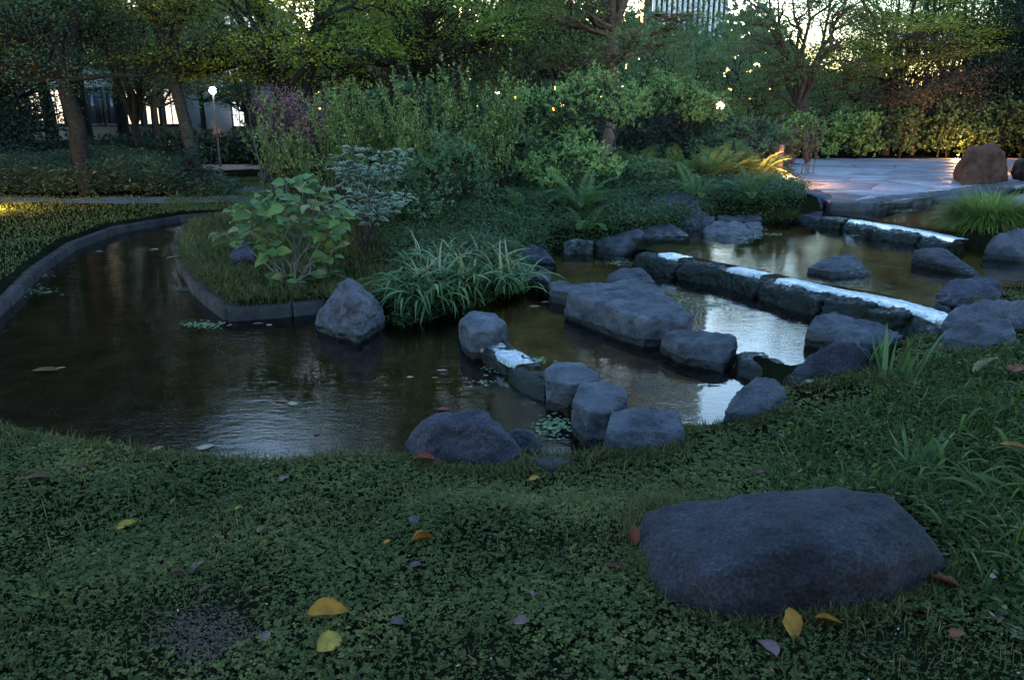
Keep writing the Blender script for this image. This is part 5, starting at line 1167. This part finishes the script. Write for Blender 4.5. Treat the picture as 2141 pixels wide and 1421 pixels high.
fleaf(884, 1148, 46, 'oval', 'orange', 'vivid orange crumpled leaf in the middle of the near lawn', 200, fold=.9, tip=(.4, 0), lift=.04)
fleaf(412, 1200, 34, 'lobed', 'pink', 'dull pink lobed leaf left of centre on the near lawn', 260, tip=(.3, .2))
fleaf(372, 1212, 30, 'long', 'brown', 'brown curled leaf beside the dull pink lobed leaf', 10, fold=.9)
fleaf(556, 1345, 28, 'lobed', 'pink', 'small pinkish lobed leaf left of the yellow and orange pair', 80, tip=(.2, 0))
fleaf(432, 1245, 30, 'long', 'brown', 'dark reddish-brown leaf above the bare patch in the lawn', 55)
fleaf(870, 1100, 32, 'lobed', 'purple', 'purplish folded leaf above the vivid orange leaf', 100, fold=.8)
fleaf(872, 1198, 26, 'oval', 'purple', 'purplish leaf just below the vivid orange leaf', 20)
fleaf(1089, 1315, 34, 'oval', 'pink', 'pale pink flat leaf at the lower centre of the near lawn', 5, tip=(.2, 0))
fleaf(1117, 1260, 34, 'long', 'pink', 'narrow pinkish leaf standing on edge left of the big boulder', 75, fold=.8, tip=(0, .4))
fleaf(1280, 1200, 38, 'long', 'brown', 'reddish-brown leaf lying left of the big boulder', 170, fold=.6)
fleaf(1322, 1142, 44, 'long', 'red', 'rust-red leaf leaning on the left end of the big boulder', 80, tip=(0, -.8), fold=.7, lift=.05)
fleaf(1652, 1330, 60, 'oval', 'amber', 'mottled amber leaf standing on its tip below the big boulder', 95, tip=(.3, -.6), lift=.05)
fleaf(1728, 1320, 48, 'oval', 'orange', 'round dark orange leaf beside the mottled amber leaf below the big boulder', 170, tip=(.3, 0), lift=.04)
fleaf(1600, 1378, 52, 'oval', 'pink', 'pinkish-brown round leaf at the bottom edge below the big boulder', 110, tip=(.2, .1), lift=.04)
fleaf(1965, 1240, 58, 'lobed', 'red', 'rust-brown leaf right of the big boulder', 150, tip=(.3, 0), lift=.04)
fleaf(2000, 1345, 30, 'oval', 'red', 'small red leaf in the shade at the lower right', 30)
fleaf(82, 1012, 54, 'long', 'brown', 'long brown leaf on the lawn at the left edge by the bank', 5)
fleaf(178, 985, 30, 'lobed', 'brown', 'dark brown curled leaf above the long brown leaf on the left bank', 120, fold=.9)
fleaf(594, 1012, 24, 'lobed', 'pink', 'pinkish lobed leaf on the lawn just below the pond edge', 30)
fleaf(1117, 1014, 26, 'oval', 'amber', 'small orange-tan leaf on the lawn below the flat pale stone', 20, lift=.04)
fleaf(888, 978, 46, 'oval', 'red', 'dull red leaf at the foot of the dark humped rock', 185, fold=.5, lift=.05)
fleaf(915, 982, 26, 'oval', 'brown', 'brown leaf touching the dull red leaf at the foot of the humped rock', 40, lift=.04)
fleaf(500, 1074, 16, 'oval', 'yellow', 'tiny yellow leaf in the clover in the middle left of the lawn', 40)
fleaf(545, 1120, 18, 'oval', 'tan', 'tiny tan leaf in the clover below the tiny yellow leaf', 80)
fleaf(810, 1146, 18, 'oval', 'amber', 'tiny orange leaf left of the vivid orange crumpled leaf', 30)
fleaf(830, 1320, 28, 'oval', 'purple', 'purplish leaf right of the yellow and orange pair at the lower centre', 170)
fleaf(1483, 870, 44, 'oval', 'yellow', 'bright yellow crumpled leaf in the grass beside the smooth brownish boulder', 330, tip=(.3, 0), lift=.05)
fleaf(1478, 860, 24, 'oval', 'red', 'dark red leaf tucked behind the bright yellow crumpled leaf', 60, lift=.06)
fleaf(1592, 998, 30, 'lobed', 'brown', 'brown dry leaf in the grass above the big boulder', 10)
fleaf(1668, 812, 28, 'oval', 'red', 'red-brown leaf on the soil at the foot of the peaked dark rock', 70)
fleaf(1692, 808, 24, 'lobed', 'cream', 'pale shrivelled leaf beside the red-brown leaf by the peaked rock', 10)
fleaf(1968, 960, 26, 'oval', 'tan', 'tan leaf on the bank right of the short upright iris', 20, lift=.04)
fleaf(1845, 902, 26, 'oval', 'tan', 'tan leaf on the bare soil of the bank above the short iris', 300)
fleaf(2110, 985, 44, 'long', 'orange', 'orange-brown pointed leaf among dark straps at the right edge', 320, lift=.12)
fleaf(2055, 800, 60, 'long', 'cream', 'large pale curled dead leaf standing on the right bank', 100, tip=(0, .9), fold=.6, lift=.10)
fleaf(2130, 800, 40, 'lobed', 'red', 'red dead leaf at the right edge of the bank', 30, lift=.08)
# floating leaves
fleaf(430, 934, 34, 'oval', 'cream', 'pale oval leaf floating on the blue reflection near the front bank', 12, W0, fold=.15)
fleaf(330, 937, 24, 'oval', 'yellow', 'small yellowish leaf floating left of the blue reflection', 15, W0, fold=.15)
fleaf(613, 844, 24, 'oval', 'cream', 'pale oval leaf floating in the middle of the lower pond', 160, W0, fold=.15)
fleaf(587, 840, 30, 'long', 'tan', 'narrow tan leaf floating against the pale oval leaf mid pond', 165, W0, fold=.2)
fleaf(662, 908, 16, 'oval', 'pink', 'small pinkish leaf floating right of the blue reflection', 30, W0)
fleaf(928, 857, 26, 'oval', 'red', 'orange-red leaf floating behind the dark humped rock', 5, W0, fold=.4)
fleaf(1131, 930, 14, 'oval', 'red', 'small red leaf at the water edge beside the second stepping stone', 60, W0)
fleaf(858, 789, 15, 'oval', 'cream', 'small pale leaf floating in the middle of the pond left of the spilling water', 5, W0)
fleaf(925, 775, 22, 'long', 'cream', 'pale curled leaf floating just left of the spilling water', 345, W0)
fleaf(910, 790, 13, 'oval', 'tan', 'tiny tan leaf floating below the pale curled leaf', 0, W0)
fleaf(1016, 786, 11, 'oval', 'yellow', 'tiny yellow leaf floating in the ripples under the spilling water', 0, W0)
fleaf(125, 770, 20, 'long', 'yellow', 'small yellowish leaf floating far left in the pond', 20, W0)
fleaf(95, 775, 50, 'long', 'brown', 'long brown twig-like leaf floating far left in the pond', 8, W0)
fleaf(540, 677, 22, 'long', 'tan', 'tan leaf floating below the straight dark kerb', 10, W0)
fleaf(563, 680, 14, 'oval', 'cream', 'pale leaf floating next to the tan leaf below the straight kerb', 340, W0)
fleaf(100, 612, 16, 'long', 'cream', 'pale leaf floating beside the curved kerb at the left', 20, W0)
fleaf(130, 617, 8, 'oval', 'yellow', 'tiny yellow leaf floating right of the pale leaf by the curved kerb', 0, W0)
fleaf(322, 522, 18, 'oval', 'cream', 'pale leaf floating in the far channel', 0, W0)
fleaf(208, 526, 14, 'oval', 'cream', 'small pale leaf floating in the far channel towards the curved kerb', 0, W0)
fleaf(303, 477, 14, 'oval', 'cream', 'pale leaf floating at the far end of the channel by the kerb', 0, W0)
fleaf(365, 538, 30, 'long', 'tan', 'tan leaf caught on the tip of the island kerb', 60, W0 + .13)
fleaf(258, 450, 9, 'oval', 'cream', 'tiny pale leaf on the far lawn above the curved kerb', 0)
fleaf(302, 432, 8, 'oval', 'cream', 'tiny pale leaf on the far lawn near the path', 0)
fleaf(1118, 641, 22, 'long', 'cream', 'pale leaf floating below the small square block', 350, W1)
fleaf(1140, 632, 18, 'oval', 'tan', 'tan leaf floating beside the small square block', 0, W1)
# floating duckweed and algae patches
def patch(label, px, py, w_, h_, z, n_, seed):
    r_ = np.random.default_rng(seed); c = G(px, py, z); g = Geo()
    a = r_.normal(0, .45, (n_, 2)); P = np.array([G(px + u * w_, py + v * h_, z + .003) for u, v in a]); an = r_.uniform(0, 6.28, n_); s = r_.uniform(.012, .035, n_)
    P[:, 2] += r_.uniform(0, .003, n_)
    leaves(g, r_, P, np.stack([np.cos(an), np.sin(an), 0 * an], -1), np.tile([0, 0, 1.], (n_, 1)), s, s * .8, T_ROUND, r_.random(n_), .15)
    o_ = obj('floating_weed', g.mesh('floating_weed', M['algae'], False, tuple(c)), None, tuple(c)); tag(o_, kind='stuff')
for k, q in enumerate(((1492, 636, 40, 10, W2, 160), (1425, 628, 18, 14, W2, 60), (1290, 549, 45, 6, W2, 90), (430, 678, 55, 8, W0, 150), (75, 605, 45, 12, W0, 90), (90, 575, 25, 6, W0, 50), (1125, 752, 20, 5, W1, 40), (1580, 478, 30, 4, W3, 50), (1615, 490, 30, 3, W3, 50),
                       (1790, 492, 18, 4, W3, 30), (1160, 890, 40, 22, W0, 160), (1895, 440, 40, 4, W4, 90), (378, 602, 20, 5, W0, 40), (1010, 800, 45, 12, W0, 20), (1020, 775, 30, 10, W0, 12))):
    patch(None, *q[:4], q[4], q[5], 800 + k)

# ------------------------------------------------------------ wooden post, lamps
r_ = np.random.default_rng(900)
def post(px, py_base, py_top, rad, label, y=None):
    b = on(px, py_base) if y is None else GY(px, py_base, y)
    t = GY(px, py_top, b[1]); h = t[2] - b[2]; g = Geo()
    tube(g, [(0, 0, -.1), (0, 0, h * .5), (0, 0, h - .02), (0, 0, h)], [rad, rad * .98, rad * .97, rad * .8], 14); g2 = Geo()
    k = np.arange(14) * 2 * math.pi / 14; V = [(0, 0, h + .005)] + [(rad * .8 * math.cos(a), rad * .8 * math.sin(a), h) for a in k]; g.add(V, [[0, 1 + i, 1 + (i + 1) % 14] for i in range(14)])
    tube(g2, [(0, 0, h * .72), (0, 0, h * .76)], [rad * 1.06] * 2, 14)
    root = thing('wooden_post', tuple(b), label, 'post'); obj('shaft', g.mesh('shaft', M['bark_red'], True), root); obj('band', g2.mesh('band', M['rock_dark'], True), root)
post(1628, 372, 303, .055, 'short dark red wooden post at the lit end of the island', y=15.6)
M['glow_warm'] = flat_mat('lamp_glass_warm', (.8, .6, .3), .4, 1.2, (1, .55, .18))
M['glow_white'] = flat_mat('lamp_glass_white', (.8, .8, .7), .4, 16, (1, .93, .75))
M['glow_small'] = flat_mat('lamp_glass_small', (.8, .8, .7), .4, 3, (1, .85, .62))
M['metal'] = flat_mat('dark_metal', (.05, .05, .055), .5)
def uplight(loc, label, power, col, aim, spot=RA(110), size=.05):
    root = thing('ground_lamp', loc, label, 'lamp'); g = Geo(); tube(g, [(0, 0, 0), (0, 0, .09), (0, 0, .14)], [.035, .035, .045], 12); obj('housing', g.mesh('housing', M['metal'], True), root)
    g = Geo(); k = np.arange(12) * 2 * math.pi / 12; g.add([(0, 0, .147)] + [(.040 * math.cos(a), .040 * math.sin(a), .143) for a in k], [[0, 1 + i, 1 + (i + 1) % 12] for i in range(12)]); obj('lens', g.mesh('lens', M['glow_warm']), root)
    l = bpy.data.lights.new('ground_lamp_light', 'POINT'); l.energy = power; l.color = col; l.shadow_soft_size = size
    lo = bpy.data.objects.new('ground_lamp_light', l); C.objects.link(lo); lo.parent = root; lo.location = (0, 0, .28)
LC = (1, .52, .17)
c = GY(1652, 360, 14.6); uplight((c[0], 14.6, .31), 'small ground lamp at the left edge of the plaza beside the wooden post', 11, (1, .5, .25), 0)
c = GY(2003, 325, 23.4); uplight((c[0], 23.4, .22), 'small ground lamp at the foot of the hedge left of the seat boulder', 18, LC, 0)
c = GY(-25, 440, 14.2); uplight((c[0], 14.2, -.12), 'ground lamp at the left edge lighting the lawn yellow', 11, (1, .62, .15), 0)
c = GY(2160, 330, 16.4); uplight((c[0], 17.5, .3), 'ground lamp outside the right edge by the cut-off seat boulder', 1.6, LC, 0)
def street_lamp(px, py, y, rad, label, power, mat='glow_white', base=-.1):
    h = GY(px, py, y); root = thing('street_lamp', (h[0], y, base), label, 'street lamp'); z = h[2] - base
    g = Geo(); tube(g, [(0, 0, 0), (0, 0, .3), (0, 0, .32), (0, 0, z - rad)], [.05, .05, .03, .025], 10); obj('pole', g.mesh('pole', M['metal'], True), root)
    g = Geo(); th = np.linspace(0, math.pi, 9); tube(g, [(0, 0, z + rad * math.cos(t)) for t in th[::-1]], [max(.002, rad * math.sin(t)) for t in th], 16); obj('globe', g.mesh('globe', M[mat], True), root)
    g = Geo(); tube(g, [(0, 0, z + rad), (0, 0, z + rad * 1.25), (0, 0, z + rad * 1.3)], [rad * .6, rad * .5, .01], 12); obj('cap', g.mesh('cap', M['metal'], True), root)
    if power:
        l = bpy.data.lights.new('street_lamp_light', 'POINT'); l.energy = power; l.color = (1, .92, .75); l.shadow_soft_size = rad
        lo = bpy.data.objects.new('street_lamp_light', l); C.objects.link(lo); lo.parent = root; lo.location = (0, -rad - .25, z)
street_lamp(445, 190, 25, .10, 'lit street lamp shining white between the trees at the left', 1.5)
street_lamp(1040, 197, 31, .10, 'small distant lit lamp seen through the middle of the shrubs', 0, 'glow_small')
street_lamp(1505, 222, 31, .15, 'distant lit lamp half hidden above the right azalea', 0, 'glow_small')

# ------------------------------------------------------------ buildings behind the wood
M['facade'] = flat_mat('pale_facade', (.45, .43, .45), .7)
M['win_lit'] = flat_mat('lit_window', (.6, .5, .4), .3, .13, (1, .78, .55))
M['win_white'] = flat_mat('lit_window_white', (.7, .7, .7), .3, .08, (.95, .93, 1))
M['glass_dark'] = flat_mat('dark_glass', (.05, .06, .08), .12)
M['brick_warm'] = flat_mat('warm_cladding', (.42, .24, .16), .7)
def building(label, x0, x1, y, z0, z1, depth, wall, bays, floors, win, seed, lit=.5, base=-.1, frame_w=.12, winh=.62):
    r_ = np.random.default_rng(seed); cx = (x0 + x1) / 2; root = thing('building', (cx, y, base), label, 'building')
    g = Geo(); box(g, (0, depth / 2, (z1 - base) / 2), (x1 - x0, depth, z1 - base)); obj('wall', g.mesh('wall', M[wall]), root)
    bw = (x1 - x0) / bays; fh = (z1 - z0) / floors; cnt = 0; ms = {}
    for i in range(bays):
        for j in range(floors):
            w_, h_ = bw * .74, fh * winh; lx = x0 - cx + bw * (i + .5); lz = z0 - base + fh * (j + .5)
            if 'f' not in ms:
                g = Geo(); t = frame_w
                for c_, s in (((0, 0, h_ / 2), (w_ + t, .16, t)), ((0, 0, -h_ / 2), (w_ + t, .2, t)), ((-w_ / 2, 0, 0), (t, .14, h_)), ((w_ / 2, 0, 0), (t, .14, h_)), ((0, 0, 0), (t * .5, .12, h_))): box(g, c_, s)
                ms['f'] = g.mesh('window', M['metal']); g = Geo(); box(g, (0, .0, 0), (w_, .04, h_)); ms['l'] = g.mesh('pane', M[win]); g = Geo(); box(g, (0, 0, 0), (w_, .04, h_)); ms['d'] = g.mesh('pane', M['glass_dark'])
            f_ = obj('window', ms['f'], root, (lx, -.05, lz)); obj('pane', ms['l' if r_.random() < lit else 'd'], f_, (0, -.005, 0)); cnt += 1
    g = Geo(); box(g, (0, depth / 2, z1 - base + .15), (x1 - x0 + .4, depth + .4, .3)); obj('roof', g.mesh('roof', M['metal']), root)
building('low lit building with bright windows seen through the trees at the far left', *[GY(a, 230, 46)[0] for a in (20, 380)], 46, 0.2, 6.5, 8, 'facade', 9, 2, 'win_lit', 1, lit=.4)
building('pale bluish building with white-lit openings behind the street lamp', *[GY(a, 230, 55)[0] for a in (400, 560)], 55, 0, 8, 8, 'facade', 4, 3, 'win_white', 2, lit=.5)
building('warm brown and pale building between the two maples', *[GY(a, 230, 70)[0] for a in (690, 850)], 70, 1.5, 24, 10, 'brick_warm', 5, 7, 'win_lit', 3, lit=.35)
# office tower with white vertical fins
xa, xb = GY(1362, 100, 120)[0], GY(1512, 100, 120)[0]; root = thing('office_tower', ((xa + xb) / 2, 120, 0), 'tall office tower with white vertical fins above the trees', 'building')
g = Geo(); box(g, (0, 9, 24), (xb - xa, 18, 48)); obj('glass_wall', g.mesh('glass_wall', M['glass_dark']), root)
M['fin'] = flat_mat('white_fin', (.75, .76, .8), .6); nf = 15; g = Geo(); box(g, (0, 0, 0), (.32, .7, 48)); fm = g.mesh('fin', M['fin'])
for k in range(nf): obj('fin', fm, root, (-(xb - xa) / 2 + (xb - xa) * k / (nf - 1), -.36, 24))
g = Geo(); box(g, (0, 0, 0), (xb - xa + .3, .5, 1.1)); sm = g.mesh('spandrel', M['fin'])
g = Geo(); box(g, (0, 9, 48.6), (xb - xa + 1, 19, 1.2)); obj('roof', g.mesh('roof', M['fin']), root)
